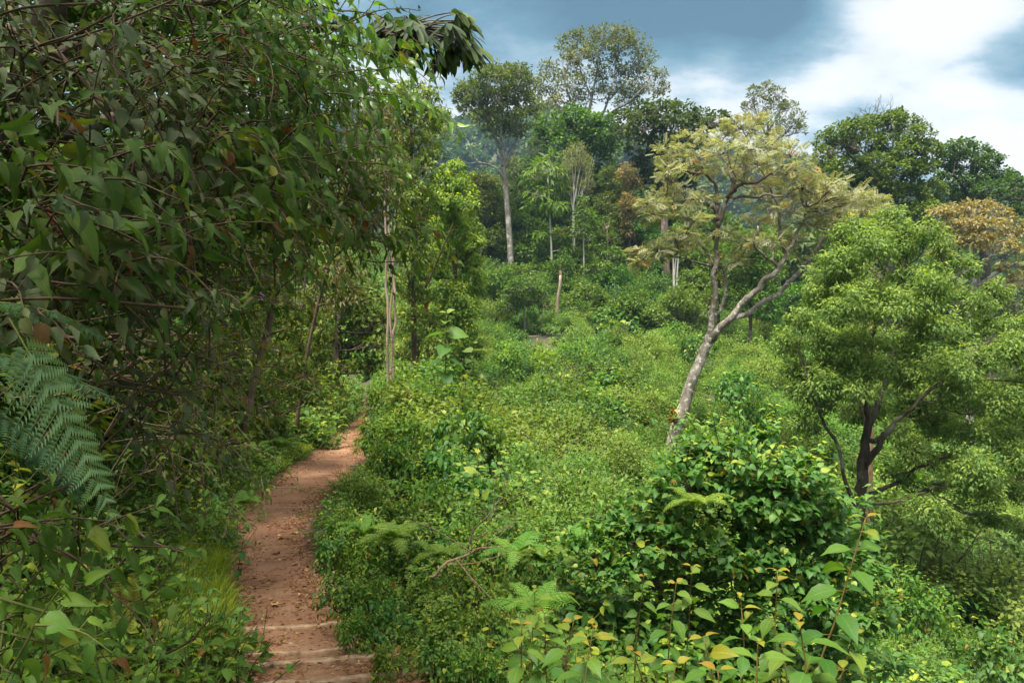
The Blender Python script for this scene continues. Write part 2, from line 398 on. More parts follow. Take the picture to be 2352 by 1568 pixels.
cc = ramp(nt, [(.02, (.09, .19, .27)), (.28, (.16, .32, .42)), (.48, (.36, .51, .60)), (.58, (.60, .71, .78)), (.68, (.84, .88, .91)), (.86, (1, 1, 1))], F).outputs[0]
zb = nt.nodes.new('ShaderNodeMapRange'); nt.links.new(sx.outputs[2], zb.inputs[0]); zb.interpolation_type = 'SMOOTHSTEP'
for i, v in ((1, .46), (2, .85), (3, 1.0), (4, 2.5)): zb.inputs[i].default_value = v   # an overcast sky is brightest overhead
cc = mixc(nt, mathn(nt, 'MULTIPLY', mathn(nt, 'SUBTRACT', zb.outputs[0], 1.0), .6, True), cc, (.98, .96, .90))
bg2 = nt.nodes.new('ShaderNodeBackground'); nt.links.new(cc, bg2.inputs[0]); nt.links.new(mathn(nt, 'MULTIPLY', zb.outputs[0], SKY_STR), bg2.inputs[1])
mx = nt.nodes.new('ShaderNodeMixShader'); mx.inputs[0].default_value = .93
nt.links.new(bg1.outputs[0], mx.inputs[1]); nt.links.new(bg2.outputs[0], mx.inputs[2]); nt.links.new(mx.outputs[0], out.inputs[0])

SC.view_settings.view_transform = 'Standard'; SC.view_settings.look = 'None'; SC.view_settings.gamma = 1
SC.view_settings.exposure = EXPOSURE
cy = SC.cycles
cy.max_bounces = 6; cy.diffuse_bounces = 4; cy.glossy_bounces = 2; cy.transmission_bounces = 3; cy.volume_bounces = 0; cy.transparent_max_bounces = 4
cy.use_denoising = True; cy.caustics_reflective = False; cy.caustics_refractive = False; cy.sample_clamp_indirect = 6
try: cy.denoiser = 'OPENIMAGEDENOISE'
except Exception: pass

# ================================================================== terrain
PY = np.array([-20, 0, 2.2, 3.85, 5.3, 6.9, 8.8, 11.8, 14.5, 18.9, 23.9, 31.9, 38.8, 60, 90])
PX = np.array([1.2, -.25, -.60, -.95, -1.57, -2.24, -2.97, -3.27, -3.38, -4.2, -4.85, -6.7, -9.3, -20, -30])
PZ = np.array([-1.45, -1.55, -1.66, -1.80, -2.06, -2.12, -2.15, -2.2, -2.2, -2.2, -2.2, -2.2, -2.2, 1.0, 8])
PW = np.array([.5, .45, .54, .57, .46, .45, .50, .62, .60, .34, .24, .19, .17, .2, .3])
_yy = np.linspace(-20, 90, 1101)
def _sm(a): 
    v = np.interp(_yy, PY, a); k = np.hanning(13); k /= k.sum()
    return np.convolve(np.pad(v, 6, mode='edge'), k, 'valid')
_sx, _sz, _sw = _sm(PX), _sm(PZ), _sm(PW)
px = lambda y: np.interp(y, _yy, _sx)
pz = lambda y: np.interp(y, _yy, _sz)
pw = lambda y: np.interp(y, _yy, _sw)

CP = []
def cp(u, v, d, drop):
    p = P(u * 2.297, v * 2.297, d); CP.append((p[0], p[1], p[2] - drop))
for a in [(560, 520, 9, .9), (600, 460, 15, .8), (560, 400, 26, .9), (640, 380, 34, .9), (540, 340, 42, .9), (620, 310, 50, .9), (511, 278, 60, .6),
          (700, 300, 58, .7), (760, 330, 55, .7), (800, 360, 45, .8), (900, 440, 30, 1.0), (1000, 480, 30, 1.0), (950, 560, 16, .9), (1000, 650, 13, .8),
          (900, 660, 9.5, .7), (700, 600, 6, .8), (1010, 400, 46, .8), (680, 470, 20, .8), (560, 620, 5, .6), (480, 640, 4, .3), (760, 680, 4, .6),
          (470, 470, 13, .9), (450, 430, 17, .9), (440, 400, 24, .9), (430, 370, 32, .8), (450, 330, 42, .6), (850, 640, 6, .6)]: cp(*a)
CP += [(3.0, 1.0, -2.6), (1.2, 0, -1.8), (6, 0, -4.5), (2, -6, -1.8), (14, 2, -8.5), (26, 10, -11), (45, 25, -14), (60, 60, -10), (-20, 75, 9), (5, 80, 9), (30, 75, 3),
       (50, 90, -5), (0, 110, 10), (40, 120, -6), (-40, 110, 14), (30, 50, -4.5), (20, 62, 2.5), (12, 66, 5.5)]
CP = np.array(CP)
def _U(r2): return np.where(r2 > 1e-9, r2 * np.log(np.maximum(r2, 1e-9)), 0)
_n = len(CP); _K = _U(((CP[:, None, :2] - CP[None, :, :2]) ** 2).sum(-1)) + np.eye(_n) * 18
_Pm = np.concatenate([np.ones((_n, 1)), CP[:, :2]], 1)
_A = np.zeros((_n + 3, _n + 3)); _A[:_n, :_n] = _K; _A[:_n, _n:] = _Pm; _A[_n:, :_n] = _Pm.T
_W = np.linalg.solve(_A, np.concatenate([CP[:, 2], np.zeros(3)]))
def Vf(x, y):
    r2 = (x[..., None] - CP[:, 0]) ** 2 + (y[..., None] - CP[:, 1]) ** 2
    return _U(r2) @ _W[:_n] + _W[_n] + _W[_n + 1] * x + _W[_n + 2] * y
def sstep(a, b, x):
    t = np.clip((x - a) / (b - a), 0, 1); return t * t * (3 - 2 * t)
def bumps(x, y):
    return .10 * np.sin(x * 1.7 + 1.3 * np.sin(y * .9)) * np.cos(y * 1.3 + .6) + .42 * np.sin(x * .55 + y * .4) * np.sin(y * .47 - x * .2)
def H(x, y):
    x = np.asarray(x, float); y = np.asarray(y, float)
    s = x - px(y); hw = pw(y); zp = pz(y)
    xc = np.clip(x, -60, 75); yc = np.clip(y, -10, 120)
    V = np.clip(Vf(xc, yc), -16, 16) + bumps(x, y) * sstep(1.5, 4, s)
    dist = np.hypot(x - xc, y - yc); V = V - np.minimum(dist * .06, 12)
    wr = sstep(hw * 1.0, hw + np.interp(y, [0, 6, 15, 40], [1.2, 2.0, 3.5, 4]), s)
    right = zp * (1 - wr) + V * wr
    t = np.maximum(-s - hw, 0)
    bank = np.interp(t, [0, .25, .5, 1.5, 4, 12, 40, 80], [0, .05, .2, 1.15, 3.8, 7.5, 20, 24])
    far = sstep(34, 60, y)
    left = (zp + bank) * (1 - far) + np.maximum(V, (zp + bank * .35)) * far
    left = left + bumps(x * 1.3, y * 1.3) * sstep(.3, 2, t)
    z = np.where(s > 0, right, left)
    rut = sstep(hw * 1.15, hw * .5, np.abs(s)) * .035
    return z - rut

def axis(lo, hi, f):
    a = [0.0]
    while a[-1] < hi: a.append(a[-1] + f(a[-1]))
    b = [0.0]
    while b[-1] > lo: b.append(b[-1] - f(-b[-1]))
    return np.array(b[:0:-1] + a)
gx = axis(-900, 900, lambda v: .11 + .018 * max(v - 2, 0) + .0009 * v * v * (v > 20))
gy = axis(-60, 1400, lambda v: .11 + .014 * max(v - 8, 0) + .0006 * v * v * (v > 30))
X, Y = np.meshgrid(gx, gy)
Z = H(X, Y)
def grid_faces(nx, ny):
    i = np.arange(ny - 1)[:, None] * nx; j = np.arange(nx - 1)[None]
    return np.stack([i + j, i + j + 1, i + nx + j + 1, i + nx + j], -1).reshape(-1, 4)

m, nt, out = new_mat('forest_soil')
tcn = nt.nodes.new('ShaderNodeTexCoord')
c1 = ramp(nt, [(.3, (.028, .022, .012)), (.55, (.06, .045, .024)), (.75, (.11, .075, .045))], noise(nt, tcn.outputs['Object'], 5, 8, .7)).outputs[0]
c2 = mixc(nt, ramp(nt, [(.45, (0, 0, 0)), (.6, (1, 1, 1))], noise(nt, tcn.outputs['Object'], 1.3, 5)).outputs[0], c1, (.03, .055, .014))
b = nt.nodes.new('ShaderNodeBsdfPrincipled'); nt.links.new(c2, b.inputs['Base Color']); b.inputs['Roughness'].default_value = .95
nt.links.new(b.outputs[0], out.inputs[0]); M['soil'] = m
mb = MB(); mb.add(np.stack([X, Y, Z], -1).reshape(-1, 3), None, grid_faces(len(gx), len(gy)))
tag(mb.build('ground', M['soil'], smooth=True), kind='structure')

# the dirt path: a sheet laid on the ground, with a fine uneven surface
m, nt, out = new_mat('red_dirt')
tcn = nt.nodes.new('ShaderNodeTexCoord')
ob = tcn.outputs['Object']
base = ramp(nt, [(.28, (.135, .070, .039)), (.5, (.24, .128, .072)), (.72, (.36, .22, .135))], noise(nt, ob, 2.2, 9, .62)).outputs[0]
fine = ramp(nt, [(.3, (.62, .62, .62)), (.7, (1.25, 1.22, 1.2))], noise(nt, ob, 42, 5, .7)).outputs[0]
base = mixc(nt, .8, base, fine, 'MULTIPLY')
damp = ramp(nt, [(.5, (0, 0, 0)), (.66, (1, 1, 1))], noise(nt, ob, 1.1, 5, .6)).outputs[0]
base = mixc(nt, mathn(nt, 'MULTIPLY', damp, .45), base, (.12, .055, .035))
edge = attr(nt, 'tint', 'Fac')                     # dark humus washed in along both edges
en = mathn(nt, 'ADD', edge, mathn(nt, 'MULTIPLY', mathn(nt, 'SUBTRACT', noise(nt, ob, 6, 5, .7), .5), .7))
base = mixc(nt, ramp(nt, [(.62, (0, 0, 0)), (.95, (1, 1, 1))], en).outputs[0], base, (.075, .045, .03))
b = nt.nodes.new('ShaderNodeBsdfPrincipled'); nt.links.new(base, b.inputs['Base Color']); b.inputs['Roughness'].default_value = .95
b.inputs['Specular IOR Level'].default_value = .1
bp = nt.nodes.new('ShaderNodeBump'); bp.inputs['Strength'].default_value = .8; bp.inputs['Distance'].default_value = .02
hh = mathn(nt, 'ADD', noise(nt, ob, 16, 8, .7), mathn(nt, 'MULTIPLY', noise(nt, ob, 70, 3), .4))
nt.links.new(hh, bp.inputs['Height']); nt.links.new(bp.outputs[0], b.inputs['Normal']); nt.links.new(b.outputs[0], out.inputs[0]); M['dirt'] = m

STEPS = [(3.72, 'broad pale step plank cut by the bottom edge of the picture'), (4.02, 'worn step plank, long and pale, second from the bottom of the trail'),
         (4.42, 'thin step plank half sunk in dirt just above a longer one'), (4.66, 'step plank with trodden leaves lying along its upper side'),
         (5.34, 'slanting step plank set apart, highest of the lower steps')]
ys = np.concatenate([np.arange(-6, 16, .05), np.arange(16, 70, .25)])
us = np.linspace(-1, 1, 25)
Yp, Up = np.meshgrid(ys, us, indexing='ij')
slant = .18
Wp = pw(Yp) * (1 + .10 * np.sin(Yp * 2.3) * np.sign(Up)) * 1.12
Xp = px(Yp) + Up * Wp; Yq = Yp + Up * Wp * slant
def micro(x, y): return .011 * np.sin(x * 9 + 2 * np.sin(y * 5)) * np.cos(y * 7.3 + x * 3) + .006 * np.sin(x * 23 + y * 17) * np.sin(y * 29 - x * 11)
Zp = H(Xp, Yq) + .004 + np.abs(micro(Xp, Yq)) * (1 - np.abs(Up) ** 4) + .004
Zp = np.where(np.abs(Up) > .99, H(Xp, Yq) - .015, Zp)
mb = MB(); mb.add(np.stack([Xp, Yq, Zp], -1).reshape(-1, 3), None, grid_faces(len(us), len(ys))[:, ::-1], np.abs(Up).ravel())
po = mb.build('dirt_path', M['dirt'], smooth=True); tag(po, kind='structure')

# hills far behind, forested, fading into the air
def hill(name, pts, y0, depth, seed, label_none=None):
    rng = np.random.default_rng(seed)
    xs = np.linspace(pts[0][0], pts[-1][0], 140); top = np.interp(xs, [p[0] for p in pts], [p[1] for p in pts])
    top = top + 5 * np.sin(xs * .021 + seed) + 3 * np.sin(xs * .06)
    rows = np.linspace(0, 1, 26)
    Xh, R = np.meshgrid(xs, rows)
    prof = np.sin(R * pi * .5) ** 1.0
    Zh = -20 + (top[None] + 20) * prof + 2.5 * np.sin(Xh * .09 + R * 9) * np.sin(R * pi)
    Yh = y0 + R * depth
    Xb, Yb, Zb = Xh.copy(), Yh + 0, Zh
    back = np.stack([xs, np.full_like(xs, y0 + depth * 1.8), np.full_like(xs, -25)], -1)
    V = np.concatenate([np.stack([Xb, Yb, Zb], -1).reshape(-1, 3), back])
    mb = MB(); mb.add(V, None, grid_faces(140, 27))
    o = mb.build(name, M['soil'], smooth=True); tag(o, kind='structure')
    k = 2200; i = rng.uniform(0, 138.99, k); r = rng.uniform(.08, 24.99, k) ; r = 25 * (r / 25) ** .7
    r = np.clip(r, 0, 24.99)
    ii, rr = i.astype(int), r.astype(int); fi, fr = (i - ii)[:, None], (r - rr)[:, None]
    G = np.stack([Xb, Yb, Zb], -1)
    pts3 = (G[rr, ii] * (1 - fi) + G[rr, ii + 1] * fi) * (1 - fr) + (G[rr + 1, ii] * (1 - fi) + G[rr + 1, ii + 1] * fi) * fr
    return pts3
HILL_PTS = [hill('hills', [(-420, 80), (-200, 92), (-120, 100), (-30, 98), (40, 88), (110, 80), (170, 72), (260, 60), (420, 40)], 190, 190, 1),
            hill('hills', [(40, -8), (90, 4), (150, 14), (230, 20), (330, 16)], 120, 80, 5)]

# the humid air of the valley
mb = MB()
lo, hi = np.array([-950, -80, -60.]), np.array([950, 1450, 118.])
cv = np.array([[x, y, z] for x in (lo[0], hi[0]) for y in (lo[1], hi[1]) for z in (lo[2], hi[2])])
mb.add(cv, None, [(0, 1, 3, 2), (4, 6, 7, 5), (0, 4, 5, 1), (2, 3, 7, 6), (0, 2, 6, 4), (1, 5, 7, 3)])
m, nt, out = new_mat('humid_air')
pv = nt.nodes.new('ShaderNodeVolumePrincipled'); pv.inputs['Color'].default_value = (.50, .78, 1, 1); pv.inputs['Density'].default_value = HAZE; pv.inputs['Anisotropy'].default_value = .1
nt.links.new(pv.outputs[0], out.inputs['Volume'])
if HAZE > 0: tag(mb.build('haze', m), kind='stuff')

# ================================================================== scatter (ground cover that nobody could count)
def proto_coll(name, objs):
    c = bpy.data.collections.new(name)
    for i, me in enumerate(objs):
        o = bpy.data.objects.new(f'{name}_{chr(97 + i)}', me); c.objects.link(o)
    return c
def scatter(name, label, coll, pts, rz, tilt, scl, idx, nrm_dir=None):
    pts = np.asarray(pts); n = len(pts)
    me = bpy.data.meshes.new(name); me.vertices.add(n); me.vertices.foreach_set('co', pts.astype(np.float32).ravel())
    a = me.attributes.new('rot', 'FLOAT_VECTOR', 'POINT')
    R = np.zeros((n, 3)); R[:, 2] = rz; R[:, :2] = RNG.normal(size=(n, 2)) * tilt
    a.data.foreach_set('vector', R.astype(np.float32).ravel())
    a = me.attributes.new('scl', 'FLOAT', 'POINT'); a.data.foreach_set('value', np.asarray(scl, np.float32))
    a = me.attributes.new('idx', 'INT', 'POINT'); a.data.foreach_set('value', np.asarray(idx, np.int32))
    o = bpy.data.objects.new(name, me); C.objects.link(o)
    g = bpy.data.node_groups.new(name + '_nodes', 'GeometryNodeTree')
    g.interface.new_socket('Geometry', in_out='INPUT', socket_type='NodeSocketGeometry')
    g.interface.new_socket('Geometry', in_out='OUTPUT', socket_type='NodeSocketGeometry')
    gi, go = g.nodes.new('NodeGroupInput'), g.nodes.new('NodeGroupOutput')
    ci = g.nodes.new('GeometryNodeCollectionInfo'); ci.inputs['Collection'].default_value = coll
    ci.inputs['Separate Children'].default_value = True; ci.inputs['Reset Children'].default_value = True
    ip = g.nodes.new('GeometryNodeInstanceOnPoints'); ip.inputs['Pick Instance'].default_value = True
    def na(nm, ty):
        x = g.nodes.new('GeometryNodeInputNamedAttribute'); x.data_type = ty; x.inputs[0].default_value = nm
        return [s for s in x.outputs if s.enabled and s.name == 'Attribute'][0]
    g.links.new(gi.outputs[0], ip.inputs['Points']); g.links.new(ci.outputs[0], ip.inputs['Instance'])
    g.links.new(na('idx', 'INT'), ip.inputs['Instance Index'])
    g.links.new(na('rot', 'FLOAT_VECTOR'), ip.inputs['Rotation']); g.links.new(na('scl', 'FLOAT'), ip.inputs['Scale'])
    g.links.new(ip.outputs[0], go.inputs[0])
    md = o.modifiers.new('scatter', 'NODES'); md.node_group = g
    return tag(o, label, None, None, 'stuff')
# ================================================================== plant builders
def puff_leaves(mb, T, cen, pr, n, size, rng, out_c, hang=.35, flat=.7, tip=0.0, up=.8, mat=0):
    """n leaves in every puff (a leafy twig end) around the centres."""
    K = len(cen)
    c = np.repeat(cen, n, 0); r = np.repeat(np.broadcast_to(pr, (K,)), n)
    q = unit_rand(K * n, rng) * (rng.random(K * n) ** .45)[:, None]
    q[:, 2] *= flat
    p = c + q * r[:, None]
    ov = nrm(np.repeat(cen - out_c, n, 0))
    d = nrm(q * .8 + ov * .6 + rng.normal(size=q.shape) * .45 + np.array([0, 0, -hang]))
    nn = nrm(ov * .45 + q * .35 + np.array([0, 0, up]) + rng.normal(size=q.shape) * .4)
    s = size * rng.uniform(.65, 1.25, K * n)
    t = np.clip(np.repeat(rng.normal(.45, .14, K), n) + rng.normal(0, .16, K * n), 0, .88)
    if tip:                                   # young shoots at the twig ends
        yng = (q[:, 2] > .35) & (rng.random(K * n) < tip); t[yng] = rng.uniform(.86, .96, yng.sum())
    old = rng.random(K * n) < .012; t[old] = rng.uniform(.96, 1, old.sum())
    leaves(mb, T, p, d, nn, s, t, mat)

def ell_puffs(c, r, K, rng, lower=.45, inner=.55):
    d = unit_rand(K * 3, rng)
    keep = (d[:, 2] > -.25) | (rng.random(len(d)) < lower)
    d = d[keep][:K]
    f = rng.uniform(inner, 1.0, len(d)) ** .6
    return c + d * np.asarray(r) * f[:, None]

def nearest(pool, p):
    q = pool[:, :3] - p
    dist = np.linalg.norm(q, axis=1) + np.maximum(q[:, 2], 0) * 1.5
    return pool[np.argmin(dist)]

def tree(name, label, cat, base, trunk, limbs, clumps, T, leaf, mats, cov=3.0, puff=.34, group=None, hang=.35, seed=0, tip=0.0, sides=8, twig_r=.012,
         flat=.7, limb_r=.045, up=.8, area=.4, lower=.45, twigs=True, inner=.55, trunk_name='trunk', wig=.0, thin_limbs=1.0, dark_limbs=(), kmax=70):
    """A tapered trunk with limbs and a crown grown from leafy puffs. clumps: (centre, radii)."""
    rng = np.random.default_rng(seed + 100)
    root = thing(name, label, cat, base, group)
    tm, bm_, lm = MB(), MB(), MB()
    pool, limb_mb = [], []
    tr = curve(trunk, max(14, 5 * len(trunk)))
    if wig: tr[:, :3] = wiggle(tr[:, :3], wig, rng)
    tube(tm, tr[:, :3], tr[:, 3], sides, rng.random())
    k0 = int(len(tr) * .35); pool.append(tr[k0:])
    for l in limbs:
        c = curve(l, max(10, 5 * len(l)))
        if wig: c[:, :3] = wiggle(c[:, :3], wig, rng)
        lb = MB(); tube(lb, c[:, :3], c[:, 3], max(5, sides - 2), rng.random()); pool.append(c)
        limb_mb.append(lb)
    pool = np.concatenate(pool)
    for cc, rr in clumps:
        cc = np.asarray(cc); rr = np.asarray(rr)
        ar = 4 * np.pi * (((rr[0] * rr[1]) ** 1.6 + (rr[0] * rr[2]) ** 1.6 + (rr[1] * rr[2]) ** 1.6) / 3) ** (1 / 1.6) / 4
        N = 1.3 * cov * ar / (t_area(T) * leaf * leaf)
        pr = puff * float(np.mean(rr[[0, 2]]))
        K = int(np.clip(ar * 1.5 / (pr * pr), 6, kmax))
        cen = ell_puffs(cc, rr, K, rng, lower, inner)
        n = max(2, int(N / max(1, len(cen))))
        puff_leaves(lm, T, cen, pr * rng.uniform(.7, 1.25, len(cen)), n, leaf, rng, cc - np.array([0, 0, rr[2] * .5]), hang, flat, tip, up)
        if not twigs: continue
        a = nearest(pool, cc - np.array([0, 0, rr[2] * .3]))
        L = np.linalg.norm(cc - a[:3])
        r0 = min(a[3] * .75, limb_r * (.4 + .25 * L)) * thin_limbs
        mid = (a[:3] + cc) / 2 + rng.normal(size=3) * L * .08 + np.array([0, 0, -.06 * L])
        lc = curve(np.concatenate([np.array([a[:3], mid, cc - np.array([0, 0, rr[2] * .25])]), np.array([[r0], [r0 * .7], [r0 * .4]])], 1), 10)
        lc[:, :3] = wiggle(lc[:, :3], L * .015, rng)
        tube(bm_, lc[:, :3], lc[:, 3], 5, rng.random(), cap=False)
        for p in cen[::2]:
            s = lc[rng.integers(4, len(lc))]
            m2 = (s[:3] + p) / 2 + rng.normal(size=3) * .06 * np.linalg.norm(p - s[:3])
            tube(bm_, curve(np.array([s[:3], m2, p]), 4), np.array([max(s[3] * .5, twig_r), twig_r, twig_r, twig_r * .7, twig_r * .5])[:len(curve(np.array([s[:3], m2, p]), 4))], 3, rng.random(), cap=False)
    tm.build(trunk_name, mats[0], root, True)
    for i_, lb in enumerate(limb_mb): lb.build('limb', mats[2] if len(mats) > 2 and i_ in dark_limbs else mats[0], root, True)
    if bm_.n: bm_.build('branches', mats[0], root, True)
    if lm.n: lm.build('crown', mats[1], root)
    return root

def PT(lst, d, sc=1.0):
    """trunk rows (x, y, radius[, extra depth]) -> xyz r."""
    return np.array([np.append(P(a[0], a[1], d + (a[3] if len(a) > 3 else 0)), a[2] * sc) for a in lst])
def CL(lst, d, seed=0, dz=.9, spread=.5):
    """crown clumps (x, y, rx, ry[, depth]) -> centre, radii in metres at distance d."""
    rng = np.random.default_rng(seed + 55); k = d / FPX; o = []
    xs = [a[0] for a in lst]; wd = (max(xs) - min(xs) + 60) * k
    for a in lst:
        dd = a[4] if len(a) > 4 else rng.uniform(-.5, .5) * wd * spread
        c = P(a[0], a[1], d) ; c[1] += dd
        c[0] *= (d + dd) / d; c[2] *= (d + dd) / d
        o.append((c, (a[2] * k, max(a[2], a[3]) * k * dz, a[3] * k)))
    return o
def gz(p, dz=0.0): return np.array([p[0], p[1], float(H(p[0], p[1])) + dz])
def drop_base(rows, d, dig=.3):
    """extend the trunk rows (from base up) down into the ground."""
    t = PT(rows, d); z = float(H(t[0, 0], t[0, 1])) - dig
    if t[0, 2] > z + .1:
        b = t[0].copy(); b[2] = z; b[0] += (t[0, 0] - t[1, 0]) * .3; b[3] *= 1.25
        t = np.concatenate([[b], t])
    return t

def bush_mesh(seed, r, h, leaf, T, cov=2.6, shoots=10, lm=0, tip=.25, K=46, flat=.8, hang=.45, ferny=0, lump=.25):
    """A rounded, uneven shrub standing at the origin -> (stems MB, leaves MB)."""
    rng = np.random.default_rng(seed); st, lf = MB(), MB()
    d = unit_rand(K * 2, rng); d[:, 2] = np.abs(d[:, 2]) * 1.1 - .12; d = nrm(d)[:K]
    lob = 1 + lump * np.sin(d[:, 0] * 4 + seed) * np.cos(d[:, 1] * 5 + seed * 2) + rng.normal(size=len(d)) * .10
    cen = d * np.array([r, r, h]) * (lob * rng.uniform(.55, .98, len(d)) ** .5)[:, None]; cen[:, 2] = np.maximum(cen[:, 2], .05 * h)
    N = 1.25 * cov * (pi * r * h * 1.3) / (max(.2, t_area(T)) * leaf * leaf); n = max(3, int(N / len(cen)))
    pr = .30 * (r + h) / 2
    puff_leaves(lf, T, cen, pr * rng.uniform(.7, 1.2, len(cen)), n, leaf, rng, np.array([0, 0, h * .1]), hang, flat, tip)
    for c in cen[::3]:
        b = rng.normal(size=3) * r * .12; b[2] = -.08
        mid = (b + c) / 2 + np.array([0, 0, h * .12])
        cv = curve(np.array([b, mid, c]), 6); tube(st, cv, np.linspace(.012, .004, len(cv)) * (r + .4), 4, rng.random(), cap=False)
    for i in range(shoots):                                  # leggy shoots that break the outline
        a = rng.uniform(0, 2 * pi); q = rng.uniform(.2, .8)
        b = np.array([math.cos(a) * r * q, math.sin(a) * r * q, h * math.sqrt(max(0, 1 - q * q)) * .8])
        L = rng.uniform(.25, .5) * (r + h) / 2
        e = b + nrm(np.array([math.cos(a) * q * .9, math.sin(a) * q * .9, 1.0])) * L
        cv = curve(np.array([b, (b + e) / 2 + rng.normal(size=3) * .05 * L, e]), 6)
        tube(st, cv, np.linspace(.006, .002, len(cv)) * (r + .4), 4, rng.random(), cap=False)
        k = rng.integers(5, 9); tt = np.linspace(.2, 1, k)
        pos = np.array([cv[min(len(cv) - 1, int(t * (len(cv) - 1)))] for t in tt])
        an = rng.uniform(0, 2 * pi) + np.arange(k) * 2.4
        dd = np.stack([np.cos(an), np.sin(an), np.full(k, -.1) + tt * .5], -1)
        leaves(lf, T, pos, dd, np.array([0, 0, 1.]) + .2 * dd, leaf * (1.25 - .6 * tt), np.clip(.5 + .35 * tt + rng.normal(size=k) * .08, 0, .93))
    return st, lf

def frond(mb, sm, p0, d0, L, rng, n=13, arch=.8, w=.42, lo=False, tint=None, side=None, r=.004):
    """One bipinnate fern frond: an arching rachis with opposite pinnae of paired pinnules."""
    d0 = nrm(d0); m = 14
    pts = [np.asarray(p0, float)]; d = d0.copy(); st = L / m
    for i in range(m):
        pts.append(pts[-1] + d * st); d = nrm(d + np.array([0, 0, -arch / m * (1 + i / m)]))
    pts = np.array(pts); tan = nrm(np.gradient(pts, axis=0))
    tube(sm, pts, np.linspace(r, r * .3, len(pts)), 4, .6, cap=False)
    if side is None: side = nrm(np.cross(tan[0], [0, 0, 1.]) + 1e-6)
    f = np.linspace(.16, .985, n); i = f * m; a = np.clip(i.astype(int), 0, m - 1); fr = (i - a)[:, None]
    pos = pts[a] * (1 - fr) + pts[a + 1] * fr; tn = tan[a]
    ln = L * w * np.where(f < .3, .55 + 1.5 * f, 1.0) * (1 - f) ** .72 + .012
    base_t = rng.uniform(.25, .7) if tint is None else tint
    for sg in (-1, 1):
        dd = sg * side + tn * .42 + rng.normal(size=tn.shape) * .05 + np.array([0, 0, -.10])
        nn = np.cross(side, tn); nn = np.where(nn[:, 2:] < 0, -nn, nn)
        leaves(mb, T_PINNA_LO if lo else T_PINNA, pos, dd, nn, ln * rng.uniform(.92, 1.08, n), np.clip(base_t + rng.normal(size=n) * .06, 0, .9))

def fern_mesh(seed, L=.8, k=9, lo=True, lean=None):
    rng = np.random.default_rng(seed); st, lf = MB(), MB()
    for i in range(k):
        a = 2 * pi * i / k + rng.normal() * .25; e = rng.uniform(.7, 1.5)
        frond(lf, st, rng.normal(size=3) * .03 * np.array([1, 1, 0]), [math.cos(a), math.sin(a), e], L * rng.uniform(.7, 1.15), rng, 12, rng.uniform(.9, 1.7), lo=lo)
    return st, lf

def herb_mesh(seed, T, leaf, h, k, spread):
    """A few soft stems with opposite leaves."""
    rng = np.random.default_rng(seed); st, lf = MB(), MB()
    for i in range(k):
        b = np.append(rng.normal(size=2) * spread, -.02); hh = h * rng.uniform(.5, 1.2)
        e = b + np.array([rng.normal() * .35 * hh, rng.normal() * .35 * hh, hh])
        cv = curve(np.array([b, (b + e) / 2 + rng.normal(size=3) * .06 * hh, e]), 6); tube(st, cv, .0025, 3, rng.random(), cap=False)
        m = rng.integers(4, 8); tt = rng.uniform(.25, 1, m)
        pos = np.array([cv[int(t * (len(cv) - 1))] for t in tt]); an = rng.uniform(0, 2 * pi) + np.arange(m) * 2.6
        dd = np.stack([np.cos(an), np.sin(an), rng.uniform(-.3, .4, m)], -1)
        tn = np.clip(rng.normal(.45, .2) + rng.normal(size=m) * .12, 0, .9)
        if rng.random() < .06: tn[:] = .98
        leaves(lf, T, pos, dd, np.array([0, 0, 1.]) + rng.normal(size=(m, 3)) * .25, leaf * rng.uniform(.6, 1.25, m), tn)
    return st, lf

def one_mesh(name, stlf, mats):
    """stems and leaves of a ground-cover plant in one mesh (it is instanced as ground cover)."""
    st, lf = stlf; mb = MB(); mb.merge(st, 0); mb.merge(lf, 1)
    return mb.mesh(name, mats)

def sight(x, yp):
    """follow a bearing down to where it meets the ground"""
    for d in np.linspace(1.6, 60, 1500):
        p = P(x, yp, d)
        if p[2] < float(H(p[0], p[1])) + .02: return p
    return P(x, yp, 6)
# ================================================================== the trees
def T_(name, label, cat, d, trunk, clumps, T, leaf, mats, limbs=(), seed=0, dz=.9, spread=.5, ext=True, **kw):
    tr = drop_base(trunk, d) if ext else PT(trunk, d)
    lb = [PT(l, d) for l in limbs]
    return tree(name, label, cat, tr[0, :3], tr, lb, CL(clumps, d, seed, dz, spread), T, leaf, mats, seed=seed, **kw)

